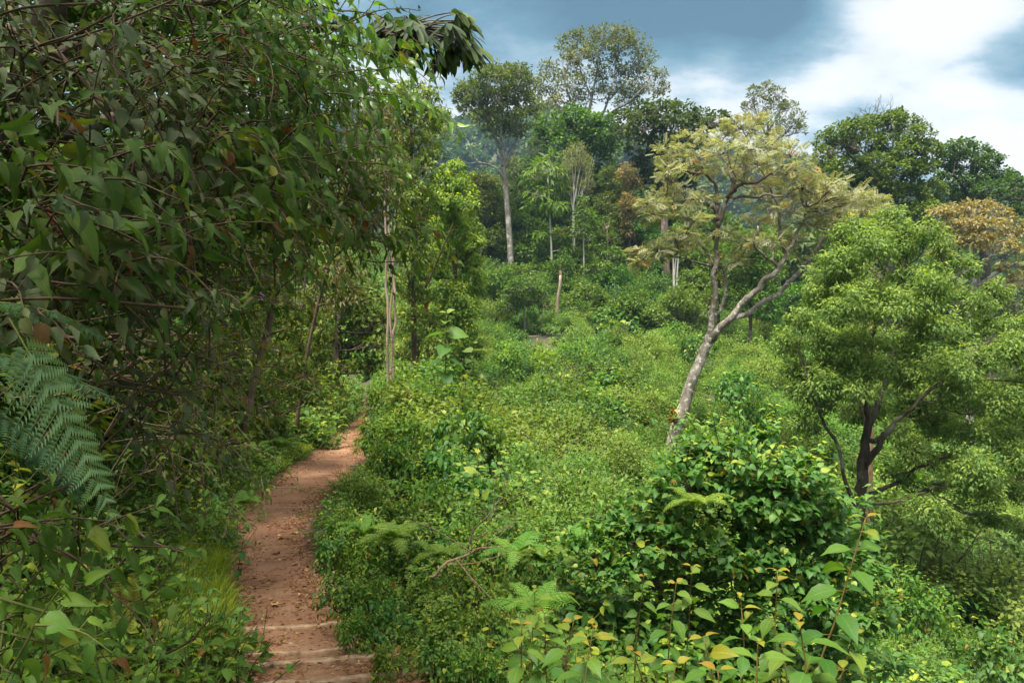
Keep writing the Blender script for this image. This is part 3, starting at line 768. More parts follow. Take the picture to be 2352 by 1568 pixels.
# far ridge, from left to right ------------------------------------------------
T_('canopy_tree', 'tall forked tree with a bare straight trunk and flat olive crown beside the highest tree', 'tree', 60,
   [(1176, 640, .27), (1170, 540, .24), (1163, 450, .22), (1155, 385, .24)],
   [(1085, 215, 42, 30), (1125, 185, 50, 26), (1175, 178, 45, 24), (1205, 195, 35, 26), (1080, 250, 28, 20), (1130, 225, 50, 24), (1185, 225, 42, 26), (1210, 240, 30, 22),
    (1150, 265, 45, 20), (1195, 275, 36, 24), (1110, 275, 32, 18), (1070, 222, 30, 20), (1148, 165, 40, 18), (1190, 165, 26, 18), (1180, 300, 30, 20), (1128, 300, 24, 14)],
   T_L, .30, (B['grey'], M['olive']),
   limbs=[[(1155, 385, .20), (1148, 340, .15), (1130, 300, .11, -1), (1112, 265, .07, -1.5), (1095, 235, .05, -2)], [(1157, 390, .17), (1163, 350, .14), (1172, 310, .11, .6), (1185, 265, .08, 1), (1192, 225, .05, 1)],
          [(1158, 390, .16), (1175, 350, .12), (1187, 320, .10, 1), (1200, 280, .07, 1.8), (1208, 235, .04, 2)], [(1150, 345, .12), (1152, 290, .09), (1155, 240, .06), (1150, 200, .04)],
          [(1160, 420, .13), (1145, 392, .10, -.5), (1122, 378, .09, -1), (1098, 372, .07, -1), (1085, 355, .05, -1.2), (1072, 345, .03, -1.4)], [(1122, 378, .06, -1), (1112, 355, .05, -1.3), (1118, 325, .03, -1.5)],
          [(1085, 355, .03, -1.2), (1078, 330, .02, -1.2), (1062, 310, .012, -1)], [(1098, 372, .03, -1), (1075, 375, .02, -1), (1052, 362, .012, -1)]],
   seed=1, cov=3.2, puff=.4, twig_r=.018, limb_r=.05)

T_('emergent_tree', 'highest tree of the forest, airy grey-green crown on pale spreading limbs against blue sky', 'tree', 74,
   [(1362, 640, .42), (1358, 520, .38), (1352, 420, .34), (1345, 330, .30)],
   [(1300, 108, 28, 26), (1318, 92, 26, 22), (1352, 84, 30, 20), (1392, 78, 34, 22), (1432, 80, 34, 22), (1462, 100, 30, 26), (1478, 135, 26, 26), (1490, 170, 26, 20), (1428, 118, 34, 26),
    (1380, 120, 36, 24), (1335, 130, 34, 24), (1302, 150, 30, 22), (1285, 185, 28, 22), (1262, 160, 24, 20), (1248, 190, 26, 22), (1260, 225, 30, 22), (1240, 250, 26, 18), (1310, 195, 36, 20),
    (1362, 170, 36, 20), (1410, 165, 36, 22), (1450, 160, 34, 20), (1455, 200, 40, 18), (1500, 205, 32, 16), (1520, 175, 16, 14), (1400, 215, 44, 16), (1340, 225, 34, 18), (1290, 235, 30, 18), (1440, 230, 36, 14), (1525, 205, 16, 12)],
   T_L, .32, (B['grey'], M['grey']),
   limbs=[[(1345, 330, .26), (1350, 280, .2), (1358, 230, .16), (1370, 170, .10), (1375, 120, .06)], [(1346, 335, .22), (1330, 285, .17), (1312, 235, .13, -2), (1298, 190, .09, -3), (1292, 140, .05, -3)],
          [(1350, 330, .20), (1375, 285, .15), (1395, 235, .12, 1), (1410, 180, .09, 2), (1420, 120, .05, 2)], [(1372, 290, .17), (1410, 255, .13), (1445, 235, .10, -1), (1475, 205, .07, -2), (1500, 195, .04, -2)],
          [(1410, 255, .10), (1440, 252, .08, 1), (1470, 240, .06, 1), (1515, 212, .03, 1)], [(1330, 300, .13), (1295, 262, .10, 1), (1268, 225, .07, 2), (1252, 200, .04, 2)],
          [(1310, 240, .08, -2), (1285, 232, .06, -2), (1258, 228, .04, -2)], [(1360, 225, .10), (1340, 180, .07, 1), (1325, 130, .04, 2)], [(1400, 230, .09), (1432, 190, .07, 2), (1458, 140, .04, 3)]],
   seed=2, cov=1.9, puff=.42, twig_r=.022, limb_r=.05, inner=.4)

T_('understory_tree', 'dense dark-leaved tree filling the space below the highest crown', 'tree', 68,
   [(1340, 640, .22), (1345, 480, .18), (1345, 340, .12)],
   [(1340, 285, 44, 30), (1300, 290, 36, 28), (1260, 285, 34, 26), (1375, 310, 40, 32), (1330, 330, 50, 34), (1285, 335, 34, 30), (1245, 310, 26, 20), (1385, 280, 26, 24), (1320, 262, 34, 18), (1375, 360, 44, 34), (1400, 340, 26, 30)],
   T_W, .34, (B['dark'], M['deep']), seed=3, cov=3.2, puff=.36)

T_('understory_tree', 'blue-green conical tree rising between the bare forked trunk and the pale twiggy tree', 'tree', 66,
   [(1240, 650, .16), (1240, 500, .12), (1238, 380, .08)],
   [(1232, 345, 24, 26), (1225, 385, 34, 30), (1250, 395, 34, 30), (1215, 430, 38, 32), (1260, 440, 38, 34), (1235, 480, 46, 36), (1275, 500, 36, 40), (1200, 480, 30, 34), (1230, 540, 48, 40), (1280, 560, 36, 40), (1190, 550, 34, 40), (1240, 320, 14, 18)],
   T_L, .28, (B['grey'], leaf_mat('blue_green_leaf', pal((.03, .075, .03), (.06, .12, .045), (.10, .17, .055)))), seed=4, cov=2.8)

T_('understory_tree', 'rounded mid-green tree just right of the tall vine-wrapped column', 'tree', 66,
   [(1140, 660, .15), (1140, 560, .12), (1140, 480, .08)],
   [(1130, 440, 26, 26), (1150, 470, 34, 28), (1115, 480, 30, 30), (1135, 520, 46, 34), (1105, 545, 32, 36), (1160, 545, 34, 36), (1130, 590, 50, 36), (1095, 600, 30, 30), (1190, 600, 30, 34), (1215, 590, 26, 28)],
   T_L, .28, (B['grey'], M['dome']), seed=5, cov=2.8)

T_('broadleaf_tree', 'yellow-green tree with large drooping leaf whorls on a slim pale stem', 'tree', 56,
   [(1270, 665, .085), (1266, 560, .075), (1262, 480, .06), (1258, 410, .05)],
   [(1250, 385, 30, 18), (1278, 400, 26, 16), (1225, 405, 26, 16), (1262, 425, 34, 16), (1240, 445, 34, 16), (1282, 440, 26, 16), (1268, 365, 18, 14), (1230, 470, 24, 12), (1272, 475, 24, 12), (1290, 545, 14, 9), (1300, 570, 12, 10), (1245, 540, 18, 10)],
   T_N, .62, (B['pale'], M['bright']), seed=6, cov=2.4, hang=.8, area=.18)

T_('leafless_tree', 'thin pale tree with a fan of nearly bare upright twigs', 'tree', 57,
   [(1319, 655, .12), (1318, 560, .105), (1317, 480, .085), (1318, 430, .06)],
   [(1310, 380, 18, 36), (1328, 375, 22, 38), (1345, 390, 18, 34), (1298, 400, 14, 30), (1325, 345, 22, 16), (1308, 350, 16, 16), (1350, 420, 14, 28), (1318, 430, 24, 26)],
   T_N, .2, (B['pale'], leaf_mat('pale_twig_leaf', pal((.10, .12, .05), (.16, .18, .07), (.22, .24, .09)))),
   limbs=[[(1317, 490, .05), (1308, 440, .035), (1298, 380, .022), (1294, 345, .01)], [(1318, 470, .05), (1326, 420, .035), (1336, 370, .022), (1342, 335, .01)], [(1318, 450, .05), (1316, 400, .03), (1312, 350, .015)],
          [(1318, 490, .04), (1335, 450, .03), (1352, 400, .02), (1360, 365, .01)], [(1318, 435, .04), (1322, 390, .02), (1325, 335, .01)]] +
         [[(1318 + a * 4, 470 - abs(a) * 6, .025), (1318 + a * 9, 410, .016), (1318 + a * 11 + (a * 7 % 3) * 3, 350 + abs(a) * 4, .006)] for a in (-4, -3, -2, -1, 1, 2, 3, 4)],
   seed=7, cov=1.3, puff=.35, twig_r=.012, up=.3, hang=-.4)

T_('sapling', 'slim straight pale sapling with a narrow dark crown, right of the leafless fan-shaped tree', 'sapling', 55,
   [(1343, 690, .06), (1341, 600, .055), (1340, 540, .045), (1340, 490, .03)],
   [(1340, 490, 20, 26), (1345, 515, 24, 22), (1330, 525, 18, 18), (1340, 465, 12, 16), (1352, 545, 14, 12)], T_L, .26, (B['pale'], M['dome']), seed=8)

T_('broad_tree', 'dark wide-crowned tree with a thick pinkish trunk behind the bronze leaning tree', 'tree', 62,
   [(1530, 660, .46), (1528, 600, .36), (1526, 520, .31), (1528, 430, .29), (1532, 350, .25)],
   [(1440, 272, 36, 26), (1475, 258, 36, 24), (1520, 252, 36, 24), (1565, 262, 34, 24), (1605, 270, 34, 20), (1648, 278, 32, 18), (1672, 290, 18, 14), (1430, 300, 26, 20), (1480, 295, 46, 28), (1545, 295, 50, 28), (1600, 300, 40, 26),
    (1470, 335, 34, 24), (1500, 370, 40, 28), (1560, 340, 46, 30), (1490, 410, 34, 26), (1530, 415, 44, 30), (1580, 400, 40, 34), (1470, 380, 22, 20), (1545, 240, 18, 12)],
   T_W, .34, (B['pink'], leaf_mat('dark_olive_leaf', pal((.022, .045, .012), (.042, .075, .016), (.085, .125, .024)))),
   limbs=[[(1530, 370, .20), (1500, 330, .15), (1470, 295, .10, -1), (1445, 280, .05, -2)], [(1532, 360, .18), (1560, 310, .13), (1600, 285, .08, 1), (1650, 282, .04, 2)], [(1530, 350, .18), (1530, 300, .12), (1525, 265, .06)]],
   seed=9, cov=3.6, puff=.34)

T_('canopy_tree', 'feathery upswept tree poking out alone into the sky behind the bronze crown', 'tree', 88,
   [(1768, 500, .3), (1766, 380, .24), (1764, 300, .16), (1760, 250, .1)],
   [(1735, 215, 18, 16), (1760, 205, 20, 14), (1785, 215, 18, 14), (1722, 245, 16, 16), (1750, 240, 26, 18), (1785, 245, 24, 18), (1812, 250, 20, 16), (1832, 270, 16, 16), (1735, 272, 22, 14), (1775, 278, 30, 16), (1815, 290, 26, 16), (1840, 300, 12, 12), (1790, 310, 26, 14), (1745, 305, 22, 14), (1765, 335, 34, 18)],
   T_L, .34, (B['dark'], M['grey']), limbs=[[(1765, 320, .13), (1745, 280, .08), (1728, 230, .04)], [(1765, 300, .12), (1785, 270, .08), (1800, 235, .04)], [(1766, 340, .12), (1800, 310, .08), (1832, 280, .04)]],
   seed=10, cov=2.2, puff=.38, hang=-.2)

T_('dome_tree', 'large dome-crowned green tree under the bare dead twigs, right of the bronze crown', 'tree', 50,
   [(2040, 700, .4), (2042, 560, .34), (2040, 450, .26), (2030, 380, .16)],
   [(1895, 325, 26, 24), (1925, 305, 30, 20), (1965, 298, 34, 22), (2005, 285, 34, 20), (2045, 280, 36, 20), (2085, 290, 32, 22), (2115, 312, 28, 24), (2135, 345, 26, 24), (1890, 358, 24, 22), (1930, 345, 40, 26), (1985, 335, 46, 28), (2045, 330, 48, 28), (2095, 350, 40, 28),
    (1905, 390, 28, 22), (1950, 385, 44, 26), (2010, 385, 50, 28), (2070, 395, 48, 30), (2125, 395, 36, 30), (1960, 425, 34, 22), (2030, 440, 44, 26), (2090, 450, 46, 28), (2140, 440, 30, 26), (2075, 490, 40, 22), (2130, 485, 40, 24), (2060, 262, 22, 12), (2120, 520, 36, 20)],
   T_W, .22, (B['dark'], M['dome']), limbs=[[(2040, 460, .2), (1995, 400, .13, -1), (1945, 350, .07, -2)], [(2040, 450, .2), (2085, 390, .13, -1), (2115, 340, .07, -2)]], seed=11, cov=4.2, puff=.30, spread=.7)

T_('dome_tree', 'sprawling dark-green tree at the picture edge, sky showing through its lower limbs', 'tree', 54,
   [(2270, 760, .4), (2262, 600, .33), (2255, 480, .26)],
   [(2185, 345, 30, 20), (2215, 338, 28, 18), (2245, 352, 30, 20), (2275, 372, 28, 20), (2170, 375, 30, 24), (2215, 378, 40, 24), (2260, 392, 34, 22), (2300, 405, 30, 22), (2332, 425, 26, 20), (2180, 415, 34, 24), (2225, 420, 36, 20), (2275, 435, 36, 18), (2320, 455, 32, 18), (2350, 450, 28, 24), (2175, 455, 30, 24), (2380, 470, 40, 26),
    (2235, 455, 26, 16), (2345, 485, 26, 14), (2400, 440, 40, 30), (2195, 490, 26, 20)],
   T_W, .22, (B['dark'], leaf_mat('edge_canopy_leaf', pal((.024, .055, .012), (.045, .09, .017), (.08, .145, .024)))),
   limbs=[[(2255, 500, .2), (2225, 450, .14, -1), (2190, 400, .08, -2)], [(2256, 490, .2), (2290, 450, .14, 1), (2330, 435, .08, 1), (2370, 440, .05, 1)], [(2256, 480, .18), (2250, 430, .12), (2240, 370, .07)]], seed=12, cov=3.6, puff=.31, spread=.6)

# dead twigs above the dome crown
def bare_tree(name, label, cat, base, rows, d, mat, seed, depth=4, L0=1.6, spread=.55):
    rng = np.random.default_rng(seed); tr = PT(rows, d)
    root = thing(name, label, cat, gz(tr[0, :3]))
    mb = MB(); c = curve(tr, 12); c0 = c[0].copy(); c0[2] = float(H(c[0, 0], c[0, 1])) - .2
    c = np.concatenate([[c0], c]); tube(mb, c[:, :3], c[:, 3], 6)
    tw = MB()
    def grow(p, dr, L, r, k):
        e = p + dr * L; md = (p + e) / 2 + rng.normal(size=3) * L * .07
        cv = curve(np.array([p, md, e]), 5); tube(tw, cv, np.linspace(r, r * .6, len(cv)), 4, cap=False)
        if k == 0: return
        for i in range(rng.integers(2, 4)):
            t = rng.uniform(.45, 1); q = p + (e - p) * t
            grow(q, nrm(dr + rng.normal(size=3) * spread + np.array([0, 0, .2])), L * rng.uniform(.55, .8), r * .6, k - 1)
    for i in range(7):
        q = c[-1 - (i % 3), :3]; grow(q, nrm(nrm(c[-1, :3] - c[-3, :3]) + rng.normal(size=3) * spread), L0, c[-1, 3] * .7, depth - 1)
    mb.build('trunk', mat, root, True); tw.build('branches', mat, root, True)
    return root
bare_tree('dead_tree', 'leafless dead treetop of fine dark twigs above the big dome-shaped crown', 'dead tree', None, [(2030, 560, .2), (2030, 400, .12), (2018, 310, .06), (2012, 282, .045)], 55, B['dark'], 3, 4, 1.15)

# middle distance --------------------------------------------------------------
def flat_clumps(lst, d, seed): return CL(lst, d, seed, .9, .35)
LEAN = [(1500, 1330, .25, .3), (1522, 1150, .235, .2), (1538, 1068, .21), (1558, 970, .185), (1586, 885, .165), (1612, 815, .15), (1630, 772, .145)]
lean = drop_base([(a[0], a[1], a[2] * .92, *a[3:]) for a in LEAN], 20)
lean_root = tree('leaning_tree', 'slanting tree with lichen-spotted forked trunk and flat bronze-leaved crown over the valley', 'tree', lean[0, :3], lean,
   [PT(l, 20, .85) for l in [
     [(1628, 790, .115), (1634, 720, .09), (1642, 640, .078), (1650, 560, .068), (1658, 500, .072), (1674, 455, .062)],
     [(1626, 785, .14), (1662, 748, .115, -.2), (1705, 705, .10, -.4), (1748, 657, .092, -.6), (1786, 612, .082, -.7), (1802, 570, .066, -.7)],
     [(1650, 762, .10), (1702, 726, .088, .4), (1755, 694, .082, .8), (1805, 655, .075, 1.1), (1845, 615, .068, 1.3), (1885, 556, .055, 1.5), (1915, 510, .05, 1.7)],
     [(1640, 735, .055, .3), (1660, 690, .05, .3), (1664, 625, .045, .2), (1615, 603, .04), (1560, 592, .03, -.4), (1480, 588, .018, -.8)],
     [(1652, 520, .075), (1640, 480, .06), (1600, 455, .05, -.3), (1540, 470, .035, -.6), (1500, 480, .02, -.8)],
     [(1648, 505, .07), (1645, 450, .055, .3), (1625, 405, .05, .3), (1580, 392, .035, .2), (1520, 380, .02, .2)],
     [(1672, 455, .07), (1682, 420, .06), (1668, 370, .045, .3), (1650, 320, .03, .5)], [(1672, 455, .07), (1700, 425, .06, -.4), (1760, 408, .045, -.7), (1820, 370, .025, -.9)],
     [(1685, 420, .05), (1710, 360, .04, .5), (1722, 300, .02, .8)], [(1680, 452, .05, -.2), (1735, 450, .04, -.8), (1800, 450, .025, -1.4)],
     [(1800, 570, .06, -.7), (1790, 520, .05, -.8), (1785, 470, .035, -.9), (1770, 430, .02, -1)], [(1800, 580, .055, -.7), (1835, 540, .045, -.4), (1850, 480, .03, 0)],
     [(1785, 612, .05, -.7), (1760, 590, .04, -1), (1735, 560, .03, -1.2), (1740, 520, .02, -1.3)], [(1880, 560, .05, 1.5), (1930, 510, .035, 1.6), (1975, 480, .02, 1.6)],
     [(1640, 610, .04), (1600, 545, .028, .4), (1575, 500, .018, .6)], [(1664, 620, .03, .2), (1700, 590, .022, .1), (1755, 560, .014, 0)]]],
   flat_clumps([(1545, 345, 42, 15), (1590, 330, 44, 16), (1640, 312, 44, 16), (1690, 300, 44, 16), (1735, 305, 40, 16), (1780, 330, 40, 16), (1815, 352, 36, 16), (1560, 372, 46, 14), (1615, 358, 50, 16), (1670, 345, 50, 18), (1725, 345, 48, 16), (1775, 370, 46, 14),
     (1605, 390, 44, 12), (1660, 385, 50, 14), (1718, 388, 48, 14), (1830, 385, 36, 14), (1800, 405, 46, 14), (1745, 420, 46, 12), (1690, 282, 26, 12), (1730, 275, 22, 10), (1850, 410, 34, 14), (1535, 395, 28, 10),
     (1530, 445, 36, 12), (1575, 440, 40, 14), (1610, 460, 34, 12), (1500, 470, 26, 12), (1545, 480, 44, 12), (1500, 495, 20, 10), (1585, 500, 36, 12), (1570, 540, 30, 12), (1600, 560, 24, 10),
     (1750, 460, 46, 14), (1810, 440, 48, 14), (1870, 438, 46, 15), (1925, 440, 46, 16), (1970, 455, 40, 14), (2005, 480, 30, 12), (1850, 472, 50, 14), (1910, 478, 52, 14), (1965, 495, 44, 12), (1790, 490, 44, 12), (1840, 510, 44, 12), (1890, 520, 40, 12),
     (1660, 540, 26, 9), (1720, 560, 30, 9), (1765, 555, 28, 9), (1480, 580, 26, 9), (1515, 572, 24, 9), (1470, 600, 20, 8), (1820, 545, 30, 9), (1690, 600, 22, 8), (1740, 500, 34, 10), (1545, 572, 22, 9), (1860, 425, 40, 12), (1905, 425, 42, 12), (1950, 440, 42, 13), (1990, 462, 36, 12), (1930, 465, 46, 12), (1875, 458, 46, 12), (2025, 490, 22, 10), (1830, 430, 40, 12), (1985, 490, 36, 10), (1895, 500, 44, 11)], 20, 13),
   T_PINN, .23, (B['lichen'], M['bronze'], B['dark']), seed=13, kmax=24, cov=.66, puff=.40, hang=.04, area=.33, tip=.5, flat=.35, sides=12, twig_r=.009, limb_r=.03, up=1.1, lower=.7, wig=.035)
# rust-red moss cushions and a dry epiphyte on that trunk
for k, (x, y, s) in enumerate([(1552, 962, .20), (1556, 940, .15)]):
    pass
def epiphyte(x, y, d, L, label, seed):
    rng = np.random.default_rng(seed); p = P(x, y, d); root = thing('epiphyte', label, 'epiphyte', p)
    mb, st = MB(), MB()
    for i in range(26):
        dr = nrm(np.array([-.7 + rng.normal() * .5, -.6 + rng.normal() * .4, rng.normal() * .6 + .1]))
        leaves(mb, T_LANCE, (p + rng.normal(size=3) * np.array([.03, .02, .12]))[None], dr, rng.normal(size=3), L * rng.uniform(.6, 1.2), rng.uniform(.05, .5))
    mb.build('leaves', leaf_mat('rusty_epiphyte_leaf', [(0, (.10, .03, .012)), (.5, (.22, .065, .02)), (1, (.30, .12, .03))], hue=0, val=0), root)
epiphyte(1553, 958, 19.8, .22, 'rust-red dried epiphyte clinging to the leaning lichen-spotted trunk', 4)

T_('bushy_tree', 'leafy light-green tree with several dark stems, standing beyond the creeper mound', 'tree', 14,
   [(1958, 1290, .12), (1972, 1160, .11), (1984, 1080, .10), (1990, 1010, .08), (1992, 930, .055), (1985, 820, .05), (1975, 700, .03)],
   [(a[0] + (a[0] * 7 + a[1] * 13) % 37 - 18, a[1] + (a[0] * 11 + a[1] * 5) % 41 - 20, a[2] * 1.15, a[3] * (1.2 + .04 * ((a[0] + a[1]) % 7))) for a in [(1945, 545, 34, 24), (1985, 525, 36, 22), (2030, 520, 38, 22), (2075, 525, 38, 22), (2115, 540, 30, 24), (2140, 575, 24, 26), (1915, 590, 32, 24), (1960, 590, 44, 28), (2020, 575, 46, 26), (2085, 580, 44, 28),
    (1880, 640, 34, 26), (1930, 650, 46, 28), (1990, 640, 46, 30), (2060, 640, 50, 30), (2120, 640, 42, 30), (2180, 625, 34, 24), (2225, 625, 28, 22), (1850, 680, 30, 22), (1895, 710, 44, 28), (1960, 715, 50, 30), (2030, 710, 50, 32), (2100, 710, 50, 32), (2165, 690, 48, 30), (2225, 680, 42, 28), (2270, 690, 28, 26),
    (1835, 745, 34, 24), (1880, 780, 46, 28), (1945, 785, 50, 30), (2015, 785, 50, 32), (2085, 790, 50, 32), (2155, 770, 50, 32), (2220, 755, 48, 30), (2280, 745, 36, 28), (2320, 760, 30, 26), (1810, 800, 30, 22), (1850, 840, 44, 26), (1920, 860, 46, 26),
    (2060, 860, 50, 28), (2130, 850, 50, 30), (2200, 840, 50, 32), (2265, 825, 46, 30), (2325, 830, 36, 30), (1830, 890, 34, 20), (1890, 915, 34, 18), (2090, 920, 46, 24), (2165, 920, 50, 28), (2235, 910, 50, 30), (2300, 900, 44, 28), (2350, 900, 34, 30),
    (2140, 985, 44, 22), (2210, 990, 48, 26), (2280, 975, 46, 26), (2340, 970, 36, 26), (2180, 1055, 46, 22), (2250, 1060, 48, 26), (2320, 1050, 40, 26), (2230, 1130, 44, 22), (2290, 1130, 44, 24), (2345, 1120, 34, 24), (2150, 1120, 30, 14), (1960, 890, 44, 26), (2010, 930, 44, 26), (1940, 950, 34, 20), (2060, 990, 36, 20), (2010, 860, 44, 28), (2260, 1190, 40, 18), (2330, 1195, 36, 20), (2090, 1060, 40, 24), (2130, 1180, 40, 22), (2060, 1110, 30, 18), (2120, 950, 50, 28), (1900, 870, 46, 28), (1870, 960, 34, 22), (2190, 950, 46, 28), (2390, 1000, 40, 40), (2400, 880, 40, 40)]],
   T_OVATE, .070, (B['dark'], leaf_mat('light_bushy_leaf', pal((.085, .145, .035), (.135, .212, .05), (.20, .285, .07), (.27, .345, .07)), trans=.4)),
   limbs=[[(1985, 1075, .075), (2005, 1030, .06, -.2), (2045, 985, .045, -.4), (2085, 945, .033, -.6), (2150, 890, .03, -.7), (2220, 820, .018, -.6)], [(1987, 1050, .05), (1985, 960, .038, .4), (1950, 840, .025, .6), (1920, 720, .02, .7)],
          [(1992, 980, .06), (2030, 880, .05, .3), (2060, 760, .035, .4), (2075, 620, .018, .4)], [(1990, 1010, .05), (2040, 1000, .04, .4), (2110, 940, .03, .8), (2230, 900, .018, 1)], [(1992, 900, .045), (2010, 780, .035, -.4), (2020, 640, .02, -.6)],
          [(1962, 1155, .04, -.3), (1915, 1010, .032, -.5), (1875, 930, .025, -.6), (1850, 860, .025, -.7)], [(1975, 1140, .05, .2), (2040, 1120, .04, .3), (2110, 1080, .03, .3), (2190, 1040, .018, .2)], [(1980, 1150, .03, -.3), (2060, 1150, .022, -.6), (2120, 1130, .016, -.7), (2190, 1100, .01, -.8)],
          [(2060, 760, .03, .4), (2130, 690, .02, .3), (2190, 640, .012, .3)]],
   seed=14, cov=3.2, puff=.46, tip=.6, hang=.6, twig_r=.004, limb_r=.018, sides=10, up=.4, wig=.03, area=.35, spread=.55, lower=.9, inner=.05, flat=1.0, dz=1.2)

T_('spreading_tree', 'bronze-topped spreading tree behind the light-green bushy tree, limbs showing beneath', 'tree', 32,
   [(2225, 1000, .22), (2228, 820, .19), (2232, 700, .17), (2238, 640, .15)],
   [(2165, 490, 34, 16), (2205, 480, 36, 16), (2245, 475, 36, 16), (2285, 490, 34, 16), (2315, 510, 30, 16), (2165, 525, 40, 16), (2215, 518, 46, 16), (2270, 520, 44, 16), (2320, 540, 34, 16), (2175, 555, 40, 13), (2230, 550, 44, 14), (2285, 560, 42, 14), (2335, 575, 26, 14), (2155, 585, 26, 12), (2320, 610, 30, 14), (2345, 640, 24, 16), (2300, 650, 30, 16)],
   T_L, .20, (B['grey'], M['bronze2']), limbs=[[(2238, 650, .12), (2215, 610, .09), (2185, 570, .06), (2165, 530, .03)], [(2238, 650, .12), (2262, 605, .09), (2295, 570, .06), (2325, 545, .03)], [(2238, 640, .12), (2240, 590, .08), (2235, 530, .04)], [(2240, 660, .09), (2285, 630, .06), (2340, 600, .03)]],
   seed=15, cov=2.3, puff=.4, flat=.5, area=.33, up=1.1)

T_('spreading_tree', 'dusky tree at the right edge fading into blue valley haze', 'tree', 46,
   [(2335, 900, .22), (2335, 760, .17), (2335, 690, .12)],
   [(2310, 660, 30, 20), (2345, 650, 30, 20), (2300, 700, 30, 20), (2340, 700, 36, 24), (2330, 745, 34, 22), (2370, 720, 30, 30), (2290, 740, 22, 16), (2350, 790, 34, 26)], T_L, .24, (B['grey'], M['grey']), seed=16, cov=1.7)

# thin pale trunks on the ridge ------------------------------------------------
for k, (rows, lab, cl) in enumerate([
    ([(1548, 700, .075), (1547, 620, .065), (1546, 560, .055)], 'slender white trunk, the straightest of three rising close together beside the thick pinkish trunk', [(1540, 545, 18, 12), (1552, 530, 14, 10)]),
    ([(1554, 690, .08), (1556, 620, .06), (1562, 550, .05)], 'slender pale trunk bending right at the top, in the threesome beside the thick pinkish trunk', [(1570, 535, 16, 10), (1560, 520, 14, 10)]),
    ([(1552, 705, .06), (1549, 640, .05), (1553, 590, .04), (1556, 545, .03)], 'thinnest stem of the three pale trunks beside the thick pinkish trunk', [(1556, 535, 12, 8)]),
    ([(1780, 740, .12), (1778, 690, .11), (1776, 640, .10), (1775, 560, .08)], 'brownish straight trunk seen between the leaning tree and the bushy tree', [(1775, 560, 26, 20), (1765, 540, 20, 18)]),
    ([(1395, 690, .07), (1397, 600, .06), (1394, 520, .05)], 'dim thin trunk in the shade under the dark-leaved tree', [(1392, 520, 20, 22), (1402, 545, 20, 16)])]):
    T_('sapling', lab, 'sapling', 54 if k < 3 else 60, rows, cl, T_L, .24, (B['pale'] if k < 3 else B['pink'], M['dome']), seed=20 + k, cov=2)

def post(name, label, cat, rows, d, mat, seed, jag=True):
    rng = np.random.default_rng(seed); t = drop_base(rows, d); root = thing(name, label, cat, t[0, :3]); mb = MB()
    c = curve(t, 14); c[:, :3] = wiggle(c[:, :3], .02, rng); tube(mb, c[:, :3], c[:, 3] * (1 + rng.normal(size=len(c)) * .05), 8)
    if jag:
        e = c[-1]
        for i in range(4):
            o = rng.normal(size=3) * e[3] * .5; o[2] = -.05
            tube(mb, np.array([e[:3] + o, e[:3] + o + np.array([rng.normal() * .03, rng.normal() * .03, rng.uniform(.12, .4)])]), [e[3] * .45, e[3] * .08], 4)
    mb.build('trunk', mat, root, True); return root
post('tree_stump', 'tall snapped brown trunk standing in front of the slim pale saplings', 'stump', [(1279, 745, .11), (1282, 690, .10), (1287, 632, .085)], 47, B['pink'], 1)
post('tree_stump', 'short pale broken stub in the dark gap at the foot of the forest', 'stump', [(1414, 690, .08), (1413, 655, .07)], 54, B['pale'], 2)
post('tree_stump', 'orange-brown snapped stem inside the light-green bushy tree', 'stump', [(1997, 790, .06), (1998, 725, .045)], 17, B['plank'], 3)

T_('small_tree', 'low round olive-green tree sheltering the wooden bench', 'tree', 46,
   [(1205, 735, .06), (1203, 700, .05), (1205, 670, .04)],
   [(1200, 660, 34, 20), (1230, 665, 28, 18), (1175, 675, 30, 20), (1210, 685, 40, 20), (1185, 700, 34, 18), (1240, 690, 26, 18), (1165, 700, 22, 18), (1215, 645, 22, 14)], T_L, .2, (B['grey'], M['dome']), seed=30, cov=2.8)
bare_tree('dry_bush', 'brown twiggy leafless bush beside the wooden bench', 'bush', None, [(1246, 738, .04), (1245, 715, .03), (1244, 700, .025)], 45.6, B['twig'], 8, 5, .45, .7)

# a plain wooden bench in the clearing
bp_ = P(1222, 742, 44); bz = float(H(bp_[0], bp_[1])); bench = thing('wooden_bench', 'small plain wooden bench in the clearing under the round olive-green tree', 'bench', (bp_[0], bp_[1], bz))
def box(mb, c, s, rz=0.0, tint=.5):
    c = np.asarray(c); q = np.array([(x, y, z) for x in (-.5, .5) for y in (-.5, .5) for z in (-.5, .5)]) * s
    R = np.array([[math.cos(rz), -math.sin(rz), 0], [math.sin(rz), math.cos(rz), 0], [0, 0, 1]])
    mb.add(q @ R.T + c, None, [(0, 1, 3, 2), (4, 6, 7, 5), (0, 4, 5, 1), (2, 3, 7, 6), (0, 2, 6, 4), (1, 5, 7, 3)], tint)
bh = min(.7, max(.45, float(P(0, 738, 44)[2]) - bz))
mb = MB(); box(mb, (bp_[0], bp_[1], bz + bh), (.75, .25, .05)); mb.build('seat', B['plank'], bench)
for sx_ in (-.3, .3):
    mb = MB(); box(mb, (bp_[0] + sx_, bp_[1], bz + bh / 2 - .1), (.06, .2, bh + .14)); mb.build('leg', B['plank'], bench)

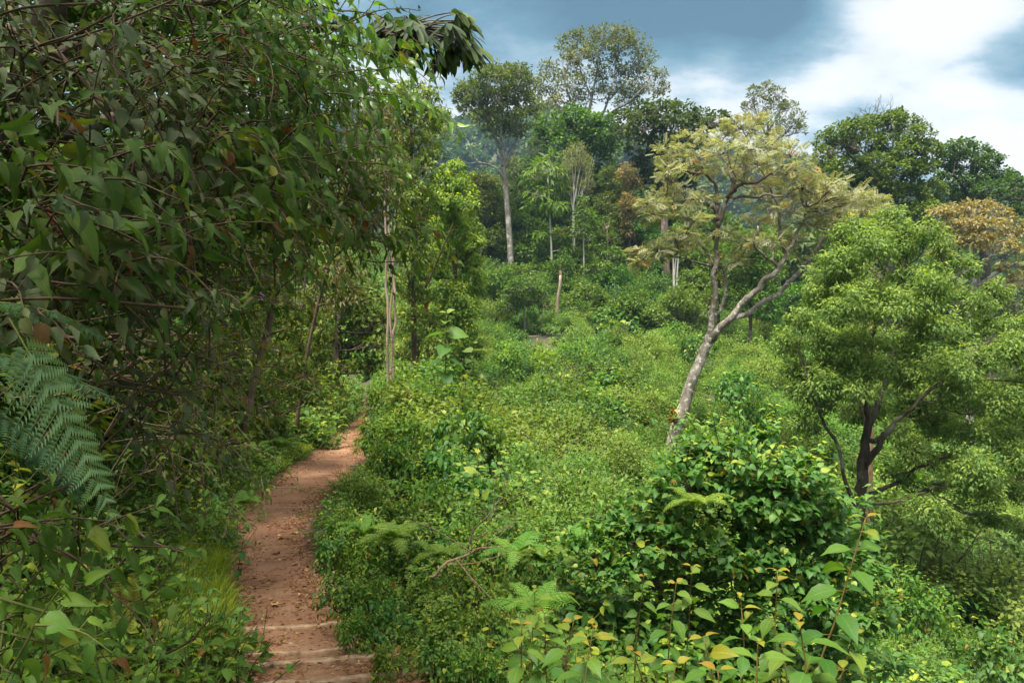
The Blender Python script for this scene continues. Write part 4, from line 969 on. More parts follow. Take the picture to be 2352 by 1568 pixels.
# dark evergreen shrubs massed at the forest edge ------------------------------
EDGE = [
 ('deep', [(1120, 665, 40, 30), (1170, 673, 40, 28), (1142, 641, 36, 26), (1084, 675, 34, 24)], 50, 'dark shrub band between the vine-wrapped column and the round olive-green tree'),
 ('dome', [(1330, 700, 40, 30), (1380, 708, 40, 28), (1352, 676, 36, 26), (1294, 710, 34, 24)], 49, 'dark-green shrub row below the slim pale saplings'),
 ('deep', [(1440, 720, 40, 30), (1490, 728, 40, 28), (1462, 696, 36, 26), (1404, 730, 34, 24)], 48, 'dark shrub row under the short broken stub'),
 ('dome', [(1545, 715, 40, 30), (1595, 723, 40, 28), (1567, 691, 36, 26), (1509, 725, 34, 24)], 47, 'shrub row at the foot of the three close pale stems'),
 ('deep', [(1390, 655, 40, 30), (1440, 663, 40, 28), (1412, 631, 36, 26), (1354, 665, 34, 24)], 55, 'shadowed shrub row behind the short broken stub'),
 ('deep', [(1800, 700, 40, 30), (1850, 708, 40, 28), (1822, 676, 36, 26), (1764, 710, 34, 24)], 50, 'dark shrub row between leaning tree and bushy tree'),
 ('dome', [(1260, 650, 40, 30), (1310, 658, 40, 28), (1282, 626, 36, 26), (1224, 660, 34, 24)], 54, 'shrub row between the round olive-green tree and the tall snapped trunk'),
  # x, y, rx, ry, d
 ('deep', [(1700, 560, 30, 34), (1740, 555, 34, 34), (1710, 620, 44, 44), (1765, 615, 40, 40), (1690, 670, 30, 30), (1740, 675, 50, 36)], 44, 'dark evergreen thicket tree filling the fork of the leaning tree'),
 ('deep', [(1480, 520, 26, 34), (1500, 560, 26, 36), (1490, 610, 34, 36), (1465, 640, 30, 30), (1510, 650, 30, 24)], 60, 'dark shrub mass left of the thick pinkish trunk'),
 ('olive', [(1405, 420, 30, 36), (1395, 480, 34, 40), (1430, 500, 34, 40), (1415, 560, 40, 44), (1385, 600, 36, 40), (1440, 610, 36, 36)], 63, 'vine-draped dark column of leaves under the highest tree'),
 ('bronze2', [(1440, 400, 24, 22), (1452, 430, 24, 22), (1446, 470, 22, 26), (1450, 520, 20, 30)], 60, 'pale yellowish willowy tree in front of the dark wide-crowned tree'),
 ('dome', [(1335, 600, 34, 26), (1370, 620, 36, 26), (1350, 650, 40, 24), (1390, 660, 34, 20)], 56, 'rounded green shrub behind the slim straight sapling'),
 ('deep', [(1290, 610, 26, 30), (1310, 660, 34, 26), (1280, 690, 26, 20), (1330, 690, 26, 20)], 53, 'dark bush behind the tall snapped trunk'),
 ('dome', [(1590, 640, 30, 24), (1620, 660, 34, 24), (1600, 690, 40, 22), (1570, 670, 30, 20)], 50, 'leafy shrub between the three pale stems and the leaning trunk'),
 ('dome', [(1180, 620, 24, 14), (1215, 620, 24, 16), (1250, 625, 28, 18)], 57, 'light feathery shrub at the foot of the tall bare forked trunk'),
 ('deep', [(1460, 680, 34, 22), (1500, 690, 34, 20), (1430, 700, 28, 16)], 54, 'low dark shrub below the thick pinkish trunk'),
 ('olive', [(1640, 690, 24, 20), (1660, 650, 22, 26), (1650, 600, 18, 24)], 46, 'narrow olive shrub seen through the fork beside the leaning trunk'),
]
for k, (mt, cl, d, lab) in enumerate(EDGE):
    x = np.mean([c[0] for c in cl]); yb = max(c[1] + c[3] for c in cl)
    T_('evergreen_shrub' if mt == 'deep' else 'tall_shrub', lab, 'shrub', d, [(x, yb + 5, .1), (x + 2, (yb + min(c[1] for c in cl)) / 2, .07), (x, min(c[1] for c in cl) + 8, .03)], cl, T_L, .24, (B['dark'], M[mt]), seed=40 + k, cov=3.6)

# a second rank of mid-green trees that closes the foot of the forest
FILL = [(1105, 480, 64, 'olive tree standing right behind the vine-wrapped column', 'olive'), (1150, 560, 63, 'low green tree at the foot of the bare forked trunk, on its left', 'dome'), (1210, 560, 62, 'low green tree at the foot of the bare forked trunk, on its right', 'bright'),
        (1258, 600, 60, 'leafy tree around the lower stem of the slim yellow-green tree', 'dome'), (1300, 590, 61, 'olive tree between the yellow-green stem and the pale fan-shaped tree', 'olive'), (1365, 560, 63, 'fresh-green tree right of the pale fan-shaped tree', 'bright'),
        (1395, 640, 58, 'low dome of leaves above the short broken stub', 'dome'), (1450, 600, 62, 'olive tree just left of the thick pinkish trunk', 'olive'), (1590, 560, 60, 'green tree between the thick pinkish trunk and the leaning tree', 'dome'),
        (1640, 620, 56, 'fresh-green small tree seen right behind the leaning trunk', 'bright'), (1720, 660, 58, 'dark green tree under the fork of the leaning tree, farther back', 'dome'), (1180, 440, 70, 'grey-green tree just right of the bare forked trunk, up the slope', 'grey'), (1330, 440, 72, 'green tree behind the top of the pale fan-shaped tree', 'dome')]
rng = np.random.default_rng(98)
for k, (x, y, d, lab, mt) in enumerate(FILL):
    cl = [(x + rng.normal() * 20, y + rng.uniform(-62, 92), rng.uniform(20, 32), rng.uniform(18, 28)) for i in range(15)]
    T_('understory_tree', lab, 'tree', d, [(x, y + 110, .12), (x + 3, y + 30, .09), (x, y - 50, .05)], cl, T_L if k % 2 else T_W, .26, (B['grey'], M[mt]), seed=160 + k, cov=2.6, dz=1.1)
# forest standing behind the ridge: each tree its own
rng = np.random.default_rng(99)
BEH = [(1090, 470, 80, 'dim tree behind the vine-wrapped column, half hidden by it'), (1175, 520, 84, 'dim tree behind the bare forked trunk'), (1300, 500, 86, 'dim tree behind the pale fan-shaped leafless tree'),
       (1410, 470, 86, 'dim tree behind the vine-draped dark column of leaves'), (1490, 480, 80, 'dim tree left of the thick pinkish trunk, behind the dark wide crown'), (1600, 600, 66, 'dim tree behind the lower left fork of the leaning tree'),
       (1240, 560, 76, 'dim tree behind the slim yellow-green tree'), (1350, 570, 78, 'dim tree behind the slim straight sapling'), (1430, 590, 74, 'dim tree behind the short broken stub'), (1660, 560, 90, 'bluish tree seen through the bronze crown'),
       (1860, 640, 95, 'bluish tree behind the light-green bushy tree'), (2170, 600, 90, 'bluish tree behind the bronze-topped spreading tree')]
for k, (x, y, d, lab) in enumerate(BEH):
    r = 55; cl = [(x + rng.normal() * 26, y + rng.uniform(-40, 90), rng.uniform(28, 44), rng.uniform(24, 40)) for i in range(11)]
    T_('forest_tree', lab, 'tree', d, [(x, y + 170, .2), (x, y + 60, .16), (x, y - 20, .08)], cl, T_W, .42, (B['dark'], M['far'] if k % 2 else M['deep']), seed=60 + k, cov=3.2, group=None)

# forest on the hills, far off: one mass
def far_crown(seed):
    rng = np.random.default_rng(seed); lf = MB(); st = MB()
    cen = ell_puffs(np.array([0, 0, 4.2]), (3, 3, 3.4), 26, rng)
    puff_leaves(lf, T_W, cen, 1.1, 22, 1.1, rng, np.array([0, 0, 2.]))
    tube(st, [(0, 0, -1), (0, 0, 4)], [.3, .15], 5)
    return st, lf
FAR = proto_coll('far_forest_kinds', [one_mesh('far_forest_tree', far_crown(s), [B['grey'], M['far']]) for s in range(5)])
hp = np.concatenate(HILL_PTS)
scatter('far_forest', 'distant forest covering the hazy hills', FAR, hp, RNG.uniform(0, 6.28, len(hp)), .05, RNG.uniform(.8, 2.0, len(hp)), RNG.integers(0, 5, len(hp)))
# wooded ground behind the ridge and down the valley on the right
n = 900; xx = RNG.uniform(-50, 110, n); yy = RNG.uniform(66, 190, n)
k = (xx > -40) & (np.abs(xx / yy) < .85); xx, yy = xx[k], yy[k]
zz_ = H(xx, yy)
lim = np.where(xx > 8, .028 * yy, .9 * yy)
scl = np.clip(RNG.uniform(.5, 1.1, len(xx)), .3, 2)
scatter('valley_forest', 'woodland running down behind the ridge', FAR, np.stack([xx, yy, zz_], -1), RNG.uniform(0, 6.28, len(xx)), .05, scl, RNG.integers(0, 5, len(xx)))
# ================================================================== beside the trail, middle distance
T_('vine_column', 'bright yellow-green column of leafy vines wrapping a tall trunk, right of the far end of the trail', 'vine-clad tree', 28,
   [(1050, 950, .12), (1048, 780, .10), (1045, 600, .08), (1040, 450, .05)],
   [(1040, 392, 30, 22), (1022, 425, 30, 26), (1062, 428, 28, 26), (1012, 475, 32, 32), (1062, 475, 36, 32), (1040, 450, 36, 30), (1008, 530, 30, 34), (1072, 530, 34, 36), (1040, 530, 36, 34), (1012, 595, 30, 36), (1080, 590, 32, 36), (1045, 600, 36, 34),
    (1015, 660, 36, 40), (1078, 650, 36, 40), (1050, 690, 40, 40), (1015, 740, 36, 42), (1072, 730, 36, 42), (1030, 810, 40, 44), (1075, 800, 34, 40), (1000, 810, 30, 36), (1050, 860, 40, 34), (1092, 570, 18, 28)],
   T_OVAL, .115, (B['brown'], M['lime']), seed=70, cov=4.6, hang=.9, puff=.55, tip=.45, spread=.9, limb_r=.02)
T_('liana_tree', 'tall tree draped in olive lianas between the trail and the bright vine column', 'tree', 24,
   [(955, 960, .10), (950, 700, .08), (945, 450, .06), (945, 280, .04)],
   [(915, 225, 34, 24), (950, 205, 36, 22), (985, 225, 30, 24), (1010, 262, 24, 24), (925, 265, 36, 28), (970, 270, 40, 30), (1000, 310, 28, 28), (920, 320, 34, 30), (965, 335, 40, 30), (995, 370, 26, 26), (925, 385, 32, 32), (965, 400, 34, 34), (940, 455, 36, 34), (975, 470, 26, 36),
    (935, 520, 34, 36), (965, 540, 28, 36), (945, 590, 34, 36), (975, 610, 24, 36), (935, 655, 30, 36), (965, 680, 30, 36), (945, 730, 34, 34), (980, 740, 26, 34), (965, 800, 34, 34), (930, 800, 28, 30), (1000, 800, 26, 30), (975, 860, 36, 30)],
   T_L, .15, (B['brown'], leaf_mat('liana_leaf', pal((.06, .10, .018), (.11, .165, .026), (.18, .235, .036), (.26, .27, .04)))), seed=71, cov=3.2, hang=.9, puff=.4, spread=.9, tip=.3)
for k, (rows, lab) in enumerate([
    ([(890, 790, .035), (888, 640, .032), (886, 480, .026), (886, 380, .02)], 'leftmost of three slender pale trunks standing beside the far end of the trail'),
    ([(899, 780, .032), (896, 640, .03), (893, 480, .025), (894, 400, .02)], 'middle one of three slender pale trunks standing beside the far end of the trail'),
    ([(905, 800, .04), (908, 700, .036), (904, 600, .032), (910, 480, .02)], 'white-barked slender trunk, rightmost of three beside the far end of the trail')]):
    T_('sapling', lab, 'sapling', 21 + .4 * k, rows, [(885 + 12 * k, 400, 30, 26), (880 + 14 * k, 360, 26, 24)], T_L, .14, (B['pink'], M['thicket']), seed=72 + k, cov=1.6, wig=.03)
T_('drooping_tree', 'brownish-green tree with hanging narrow leaves above the far end of the trail', 'tree', 15,
   [(690, 900, .04), (730, 700, .034), (790, 480, .028), (830, 330, .03)],
   [(845, 210, 38, 28), (880, 225, 32, 28), (830, 260, 40, 30), (875, 280, 36, 30), (905, 300, 24, 26), (835, 325, 44, 34), (880, 345, 34, 34), (820, 395, 44, 36), (865, 420, 34, 36), (810, 465, 40, 36), (850, 490, 30, 34), (795, 540, 42, 36), (835, 550, 30, 32), (770, 610, 40, 36), (815, 620, 30, 34), (790, 680, 36, 36), (745, 680, 40, 36)],
   T_N, .13, (B['brown'], leaf_mat('brownish_drooping_leaf', pal((.05, .06, .018), (.095, .105, .03), (.15, .155, .045), (.2, .19, .05), (.18, .10, .04)))), seed=76, cov=1.9, hang=1.0, puff=.42, twig_r=.005, area=.24)
T_('arching_tree', 'dark leafy tree arching low over the far bend of the trail', 'tree', 22,
   [(770, 900, .12), (775, 760, .10), (790, 690, .07)],
   [(770, 640, 40, 36), (810, 660, 40, 34), (850, 690, 36, 30), (770, 710, 40, 36), (815, 720, 40, 34), (855, 735, 32, 28), (745, 770, 36, 36), (790, 780, 40, 34), (835, 780, 38, 30), (868, 790, 26, 28), (820, 835, 44, 22), (856, 838, 30, 20), (785, 850, 34, 24), (770, 830, 30, 26), (880, 740, 20, 26)],
   T_OVAL, .15, (B['dark'], M['thicket']), seed=77, cov=2.4, hang=.6)
LEFTMID = [
 ('thicket_tree', 'dense dull-green thicket on the bank where the trail narrows', 18, [(690, 560, 44, 44), (740, 580, 36, 40), (670, 640, 44, 44), (725, 650, 40, 44), (690, 720, 44, 44), (740, 730, 36, 40), (670, 790, 40, 40), (715, 800, 40, 36), (745, 830, 26, 30), (690, 480, 40, 44), (740, 500, 36, 40)], M['thicket'], T_L, .12),
 ('thicket_tree', 'olive thicket with tangled bare stems on the bank behind the leaning dead stem', 13, [(590, 520, 50, 50), (640, 560, 44, 48), (570, 610, 50, 50), (630, 650, 46, 48), (580, 710, 48, 48), (640, 740, 46, 46), (590, 800, 46, 44), (650, 830, 46, 40), (700, 870, 36, 34), (600, 880, 46, 36), (660, 910, 40, 30), (640, 480, 50, 40), (720, 900, 30, 26)], M['thicket'], T_L, .10),
 ('thicket_tree', 'shaggy shrub thicket with fine yellowish leaves low on the bank, left of the trail bend', 9, [(500, 760, 60, 50), (560, 790, 50, 48), (480, 840, 56, 48), (550, 870, 50, 46), (610, 920, 46, 40), (500, 930, 54, 44), (570, 970, 50, 40), (450, 900, 46, 50), (530, 1010, 46, 34), (470, 1000, 44, 40), (620, 980, 34, 30)], M['thicket'], T_OVAL, .075),
]
for k, (nm, lab, d, cl, mt, T, lf) in enumerate(LEFTMID):
    x = np.mean([c[0] for c in cl]); 
    T_(nm, lab, 'thicket', d, [(x - 60, 1000, .028), (x - 20, 760, .022), (x, min(c[1] for c in cl), .02)], cl, T, lf, (B['twig'], mt), seed=80 + k, cov=2.2, hang=.5, puff=.42, twig_r=.006, tip=.25, spread=.7)

# trees rooted up on the bank: the shady wall on the left and unseen crowns added above to shade it
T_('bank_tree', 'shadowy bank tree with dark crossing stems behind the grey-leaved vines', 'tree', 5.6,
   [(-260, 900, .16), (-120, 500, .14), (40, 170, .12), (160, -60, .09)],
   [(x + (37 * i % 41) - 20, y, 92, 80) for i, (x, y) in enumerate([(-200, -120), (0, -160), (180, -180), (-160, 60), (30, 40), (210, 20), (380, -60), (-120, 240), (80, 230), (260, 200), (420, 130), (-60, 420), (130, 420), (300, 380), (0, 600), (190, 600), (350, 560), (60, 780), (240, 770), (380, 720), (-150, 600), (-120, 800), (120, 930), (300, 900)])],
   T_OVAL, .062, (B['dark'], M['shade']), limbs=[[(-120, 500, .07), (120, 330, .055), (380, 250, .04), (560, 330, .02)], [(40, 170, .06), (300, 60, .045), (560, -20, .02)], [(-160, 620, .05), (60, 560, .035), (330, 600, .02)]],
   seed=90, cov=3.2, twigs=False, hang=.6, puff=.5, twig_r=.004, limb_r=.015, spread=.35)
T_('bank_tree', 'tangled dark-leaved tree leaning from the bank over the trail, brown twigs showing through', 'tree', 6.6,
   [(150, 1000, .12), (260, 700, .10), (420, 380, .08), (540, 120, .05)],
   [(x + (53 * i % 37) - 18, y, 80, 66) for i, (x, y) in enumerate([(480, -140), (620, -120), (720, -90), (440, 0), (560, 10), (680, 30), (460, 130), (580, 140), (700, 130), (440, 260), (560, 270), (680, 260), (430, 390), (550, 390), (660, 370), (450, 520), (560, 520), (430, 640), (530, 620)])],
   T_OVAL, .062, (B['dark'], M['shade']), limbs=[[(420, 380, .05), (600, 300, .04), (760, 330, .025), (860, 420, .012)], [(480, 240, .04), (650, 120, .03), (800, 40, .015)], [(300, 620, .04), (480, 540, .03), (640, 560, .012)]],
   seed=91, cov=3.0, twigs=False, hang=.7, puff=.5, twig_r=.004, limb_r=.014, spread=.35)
T_('shade_tree', 'unseen high crown added to shade the left bank and its vines', 'tree', 6.0,  # crown above the view, added for the shade it casts
   [(-420, 1000, .25), (-380, 300, .22), (-300, -400, .18), (-150, -900, .1)],
   [(x, y, 210, 110, dd) for (x, y, dd) in [(-500, -500, 0), (-200, -620, 0), (100, -640, 0), (380, -560, 0), (560, -420, .8), (-300, -480, 2), (0, -480, 2.4), (300, -420, 2), (-400, -600, -2), (-100, -700, -2.4), (250, -680, -2.2), (100, -420, .5), (-700, -300, 0), (-700, -100, 2), (-800, -500, -2)]],
   T_OVAL, .12, (B['dark'], M['deep']), seed=92, cov=1.4, twigs=False, puff=.4)

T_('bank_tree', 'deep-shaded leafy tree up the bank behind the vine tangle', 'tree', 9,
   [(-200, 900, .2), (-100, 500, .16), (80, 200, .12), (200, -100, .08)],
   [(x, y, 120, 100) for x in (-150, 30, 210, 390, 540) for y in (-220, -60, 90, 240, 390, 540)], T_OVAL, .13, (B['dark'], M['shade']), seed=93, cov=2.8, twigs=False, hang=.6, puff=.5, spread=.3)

_r = np.random.default_rng(6)
tree('shade_tree', 'unseen spreading crown added overhead to shade the near part of the bank', 'tree', np.array([-4.6, -.8, float(H(-4.6, -.8))]),  # tree out of view, added to keep sun off the left wall
     np.array([[-4.6, -.8, float(H(-4.6, -.8)) - .2, .2], [-4.2, -.4, 2.6, .16], [-3.4, .4, 4.0, .12], [-2.4, 1.2, 4.8, .07]]), [],
     [(np.array([x + _r.normal() * .2, y + _r.normal() * .2, 4.1 + _r.normal() * .25]), (.8, .8, .45)) for x in np.arange(-4.6, -.3, .95) for y in np.arange(-1.6, 2.6, .95)],
     T_OVAL, .12, (B['dark'], M['deep']), seed=94, cov=.6, twigs=False, puff=.5)

def stem(name, label, cat, rows, d, mat, seed, wig=.01, twigs=6, L=.4):
    rng = np.random.default_rng(seed); c = curve(PT(rows, d), 18); c[:, :3] = wiggle(c[:, :3], wig, rng)
    root = thing(name, label, cat, c[0, :3]); mb = MB(); tube(mb, c[:, :3], c[:, 3], 7); tw = MB()
    for i in range(twigs):
        q = c[rng.integers(4, len(c))]; e = q[:3] + nrm(nrm(c[-1, :3] - c[0, :3]) * .7 + rng.normal(size=3)) * L * rng.uniform(.4, 1.2)
        cv = curve(np.array([q[:3], (q[:3] + e) / 2 + rng.normal(size=3) * .06 * L, e]), 6); tube(tw, cv, np.linspace(q[3] * .5, .002, len(cv)), 4, cap=False)
    mb.build('stem', mat, root, True)
    if tw.n: tw.build('twigs', mat, root, True)
    return root
stem('dead_sapling', 'bare brown leaning stem rising from the bank shrubs beside the purple flower', 'dead stem', [(560, 990, .034), (612, 770, .03), (650, 650, .027), (702, 550, .022), (750, 440, .016)], 6.6, B['twig'], 1, .012, 12, .6)
stem('fallen_branch', 'long straight brown branch slanting down to the right through the big leaves', 'branch', [(200, 160, .010), (400, 290, .010), (560, 330, .008), (705, 465, .004)], 3.3, B['twig'], 2, .006, 8, .3)
stem('fallen_branch', 'thin arching green-brown stem pointing right across the hanging leaves', 'branch', [(400, 330, .007), (600, 345, .006), (800, 370, .005), (985, 388, .003)], 4.1, B['green'], 3, .004, 3, .2)
stem('fallen_branch', 'grey forked branch crossing the dark vine tangle at the upper left', 'branch', [(20, 60, .014), (180, 170, .012), (300, 330, .009), (420, 480, .005)], 2.9, B['twig'], 4, .01, 10, .35)
stem('fallen_branch', 'drooping dry branch tipped with brown leaves above the bank grass', 'branch', [(290, 1200, .006), (360, 1245, .005), (440, 1270, .003)], 3.3, B['twig'], 5, .004, 4, .15)
stem('fallen_branch', 'slender bowed twig on the bank ending in two bluish leaves', 'branch', [(380, 1500, .005), (440, 1470, .004), (490, 1410, .0025)], 2.6, B['brown'], 6, .003, 3, .08)

# ------------------------------------------------------------------ climbers with big leaves, close by on the left
def climber(label, anchors, T, leaf, mats, seed, n=12, L=(.5, 1.0), head=(.6, -.25, .1), g=1.0, spread=.09, name='climber', cat='climbing vine', gap=.055, tmean=.5, bare=4):
    rng = np.random.default_rng(seed + 300)
    A = np.array([P(*a) for a in anchors]); root = thing(name, label, cat, A.mean(0)); sm, lm = MB(), MB()
    for i in range(n):
        a = anchors[i % len(anchors)]; p = P(a[0] + rng.normal() * 75, a[1] + rng.normal() * 60, a[2] + rng.normal() * .22)
        d = nrm(np.array(head) + rng.normal(size=3) * np.array([.4, .35, .4])); Ls = rng.uniform(*L); m = max(6, int(Ls / .05)); pts = [p]; stp = Ls / m
        for k in range(m):
            pts.append(pts[-1] + d * stp); d = nrm(d + np.array([0, 0, -g * stp * 1.6]) + rng.normal(size=3) * .10)
        pts = np.array(pts); rr = np.linspace(.0042, .0015, len(pts))
        tube(sm, pts, rr, 4, rng.random(), cap=False)
        back = p + nrm(np.array([-.8, .35, -.2]) + rng.normal(size=3) * .35) * rng.uniform(.3, .7)
        if i % 3 == 0: tube(sm, curve(np.array([back, (back + p) / 2 + rng.normal(size=3) * .05, p]), 6), .0045, 4, rng.random(), cap=False)
        nl = max(4, int(Ls / gap)); f = np.linspace(.06, 1, nl) * m; ii = np.clip(f.astype(int), 0, m - 1); pos0 = pts[ii] + (pts[ii + 1] - pts[ii]) * (f - ii)[:, None]
        tn = nrm(pts[ii + 1] - pts[ii]); sd = nrm(np.cross(tn, np.array([0, 0, 1.])) + 1e-6) * np.where(np.arange(nl) % 2, 1, -1)[:, None]
        pd = nrm(sd * .9 + np.array([.1, -.25, .15]) + rng.normal(size=(nl, 3)) * .35); pl = leaf * rng.uniform(.2, .5, nl)
        pos = pos0 + pd * pl[:, None]
        for q in range(nl): tube(sm, np.array([pos0[q], pos[q]]), .0013, 3, .5, cap=False)
        dd = nrm(pd * .35 + tn * .4 + np.array([.34, -.05, -.62]) + rng.normal(size=(nl, 3)) * .38)
        nn = nrm(np.array([.35, -.15, .85]) + rng.normal(size=(nl, 3)) * .6)
        sz = leaf * np.minimum(np.exp(rng.normal(-.12, .28, nl)), 1.2) * np.linspace(1.1, .6, nl)
        t = np.clip(rng.normal(tmean, .12) + rng.normal(size=nl) * .14, 0, .87); t[rng.random(nl) < .04] = .92; t[rng.random(nl) < .022] = 1.0
        leaves(lm, T, pos, dd, nn, sz, t)
    for i in range(bare):                      # leafless old stems looping through
        a = anchors[i % len(anchors)]; p = P(a[0] + rng.normal() * 110, a[1] + rng.normal() * 90, a[2] + rng.uniform(.05, .5))
        e = p + nrm(rng.normal(size=3) * np.array([1, .5, .9])) * rng.uniform(.2, .5); md = (p + e) / 2 + rng.normal(size=3) * .12 + np.array([0, 0, -.08])
        tube(sm, curve(np.array([p, md, e]), 10), rng.uniform(.002, .006), 4, rng.random(), cap=False)
    sm.build('stems', mats[0], root, True); lm.build('leaves', mats[1], root, True)
    return root
V_, GV = (B['brown'], M['vine']), (B['brown'], M['greyvine'])
for k, (lab, an, T, lf, mt, n, L, kw) in enumerate([
 ('dull grey-green vine in the dark top corner', [(40, 60, 2.9), (130, 100, 3.0), (90, 180, 3.0)], T_OVAL, .115, GV, 12, (.3, .6), {}),
 ('grey-leaved vine along the grey forked branch', [(230, 130, 2.9), (300, 230, 2.9), (200, 250, 2.9)], T_OVAL, .12, GV, 12, (.3, .6), {}),
 ('broad-leaved vine trailing from the top edge, its leaves narrow and glossy', [(400, 40, 3.3), (500, 90, 3.4), (380, 130, 3.3)], T_OVAL, .13, V_, 14, (.4, .8), {}),
 ('dark glossy vine crossing the upper middle of the shady wall', [(560, 120, 3.6), (640, 60, 3.8), (600, 200, 3.6)], T_HEART, .115, V_, 16, (.4, .8), {'tmean': .4}),
 ('sunlit fresh-green vine at the outer edge of the wall, below the strap-leaved bough', [(640, 30, 4.4), (700, 110, 4.5), (740, 190, 4.6), (680, 160, 4.4), (720, 60, 4.5)], T_HEART, .15, (B['green'], leaf_mat('fresh_vine_leaf', pal((.05, .13, .018), (.085, .20, .025), (.13, .27, .035), (.2, .28, .03), (.17, .1, .03)), vein=.5, trans=.42, rough=.38, spec=.5)), 22, (.4, .9), {'tmean': .5}),
 ('silvery heart-leaved vine around the long straight branch', [(380, 310, 3.0), (430, 360, 3.0), (340, 380, 3.0)], T_HEART, .115, GV, 14, (.3, .6), {}),
 ('green vine with pointed leaves in the middle of the shady wall', [(540, 300, 3.4), (600, 350, 3.5), (500, 380, 3.3)], T_HEART, .12, V_, 16, (.35, .75), {}),
 ('vine with brown withered leaves hanging by the thin arching stem', [(600, 340, 3.9), (660, 380, 4.0), (620, 280, 4.0)], T_HEART, .125, (B['brown'], M['greyvine']), 14, (.35, .7), {'tmean': .55}),
 ('large-leaved vine at the left edge, above the big fern', [(60, 430, 2.5), (110, 480, 2.5), (30, 520, 2.4)], T_HEART, .16, V_, 11, (.3, .6), {'tmean': .5, 'gap': .055}),
 ('bright pointed-leaf vine hanging low with the longest tapering leaves', [(250, 430, 2.7), (330, 480, 2.8), (270, 540, 2.7)], T_HEART, .14, V_, 13, (.35, .7), {'tmean': .62, 'gap': .055}),
 ('vine whose long drooping leaves hang below the withered brown ones', [(480, 430, 3.1), (560, 430, 3.2), (610, 490, 3.3)], T_HEART, .16, V_, 14, (.3, .6), {'tmean': .6, 'gap': .055, 'g': 1.8}),
 ('yellow-spotted vine with insect-eaten leaves above the big fern', [(60, 610, 2.4), (150, 650, 2.5), (200, 590, 2.6)], T_HEART, .13, GV, 11, (.25, .5), {'tmean': .6}),
 ('drooping olive vine with mottled leaves in the dark hollow', [(280, 660, 2.7), (340, 700, 2.8), (230, 720, 2.6)], T_OVAL, .12, GV, 12, (.25, .5), {'tmean': .65}),
 ('small-leaved vine hanging beside the purple flower', [(440, 620, 3.2), (520, 640, 3.4), (470, 560, 3.2)], T_HEART, .085, V_, 18, (.3, .6), {'tmean': .55}),
 ('hanging vine curtain at the outer tip of the wall, leaves in a dangling cluster', [(730, 380, 5.0), (780, 430, 5.1), (820, 470, 5.2), (760, 490, 5.1)], T_OVAL, .16, V_, 20, (.3, .7), {'tmean': .45, 'g': 2.2}),
 ('leafy vine under the thin arching stem, its leaves in ladder-like rows', [(660, 430, 5.0), (700, 490, 5.2), (620, 460, 4.8)], T_OVAL, .125, V_, 18, (.3, .7), {'tmean': .4, 'g': 1.6}),
 ('brown-stemmed straggling vine in front of the leaning dead stem', [(500, 540, 4.2), (560, 570, 4.6), (520, 640, 4.6)], T_HEART, .09, (B['twig'], M['thicket']), 18, (.3, .7), {}),
 ('straggling vine of small heart leaves on the bank below the dark hollow', [(380, 800, 3.6), (460, 850, 3.8), (400, 900, 3.6)], T_HEART, .075, (B['twig'], M['thicket']), 22, (.3, .6), {'tmean': .55}),
 ('pale-leaved straggling vine right of the big fern', [(300, 860, 2.9), (340, 960, 2.9), (270, 780, 2.9)], T_HEART, .085, GV, 14, (.25, .5), {'tmean': .5}),
 ('leafy vine rooted below the big fern, with broad soft leaves', [(60, 1180, 2.3), (140, 1240, 2.4), (40, 1280, 2.3)], T_HEART, .10, V_, 14, (.2, .4), {'tmean': .6, 'head': (.5, -.3, .3)}),
 ('soft broad-leaved vine sprawling in the bottom corner beside the large brown dead leaf', [(40, 1400, 2.2), (120, 1430, 2.3), (200, 1540, 2.4), (60, 1530, 2.2)], T_HEART, .095, (B['green'], M['herb']), 18, (.2, .4), {'tmean': .55, 'head': (.5, -.3, .4)}),
 ('tall bank vine climbing over the shrubs left of the trail bend', [(390, 1000, 5.2), (430, 960, 5.6), (450, 1040, 5.4)], T_HEART, .085, (B['twig'], M['bright']), 20, (.3, .6), {'tmean': .45})]):
    kw.setdefault('gap', .045)
    climber(lab, an, (T_OVATE if k % 3 else T_BITTEN) if T is T_HEART else (T_OVAL if k % 2 else T_BITTEN), lf * (.76 if T is T_HEART else .64), mt, k, int(n * 2.0), L, **kw)

# bough with dark strap leaves against the sky
def bough():
    rng = np.random.default_rng(11); d = 6.0
    rows = PT([(420, 60, .035, .3), (640, 58, .03, .1), (800, 68, .026), (900, 82, .02), (985, 80, .014)], d); c = curve(rows, 18)
    root = thing('overhanging_bough', 'tree bough with dark drooping strap leaves reaching out against the sky', 'tree bough', c[0, :3]); st, lm = MB(), MB()
    tube(st, c[:, :3], c[:, 3], 8)
    cen = P(985, 90, d)
    for i in range(44):
        q = c[rng.integers(10, len(c)), :3]; e = P(rng.uniform(885, 1085), rng.uniform(25, 120), d + rng.normal() * .22)
        cv = curve(np.array([q, (q + e) / 2 + np.array([0, 0, .04]), e]), 6); tube(st, cv, np.linspace(.008, .004, len(cv)), 4, cap=False)
        k = 11; an = rng.uniform(0, 6.28) + np.arange(k) * 2.4; out_ = nrm(e - cen + np.array([.05, 0, 0]))
        dd = nrm(np.stack([np.cos(an) * .75, np.sin(an) * .75, np.full(k, -.95)], -1) + out_ * .7 + rng.normal(size=(k, 3)) * .2)
        tt = np.clip(rng.normal(.35, .15, k) + (.35 if e[0] > P(1040, 0, d)[0] else 0), 0, .93)
        leaves(lm, T_STRAP, np.repeat(e[None], k, 0) - dd * .0, dd, np.array([.2, -.5, .8]) + rng.normal(size=(k, 3)) * .3, rng.uniform(.15, .25, k), tt)
    st.build('branch', B['dark'], root, True); lm.build('leaves', M['strap'], root, True)
bough()

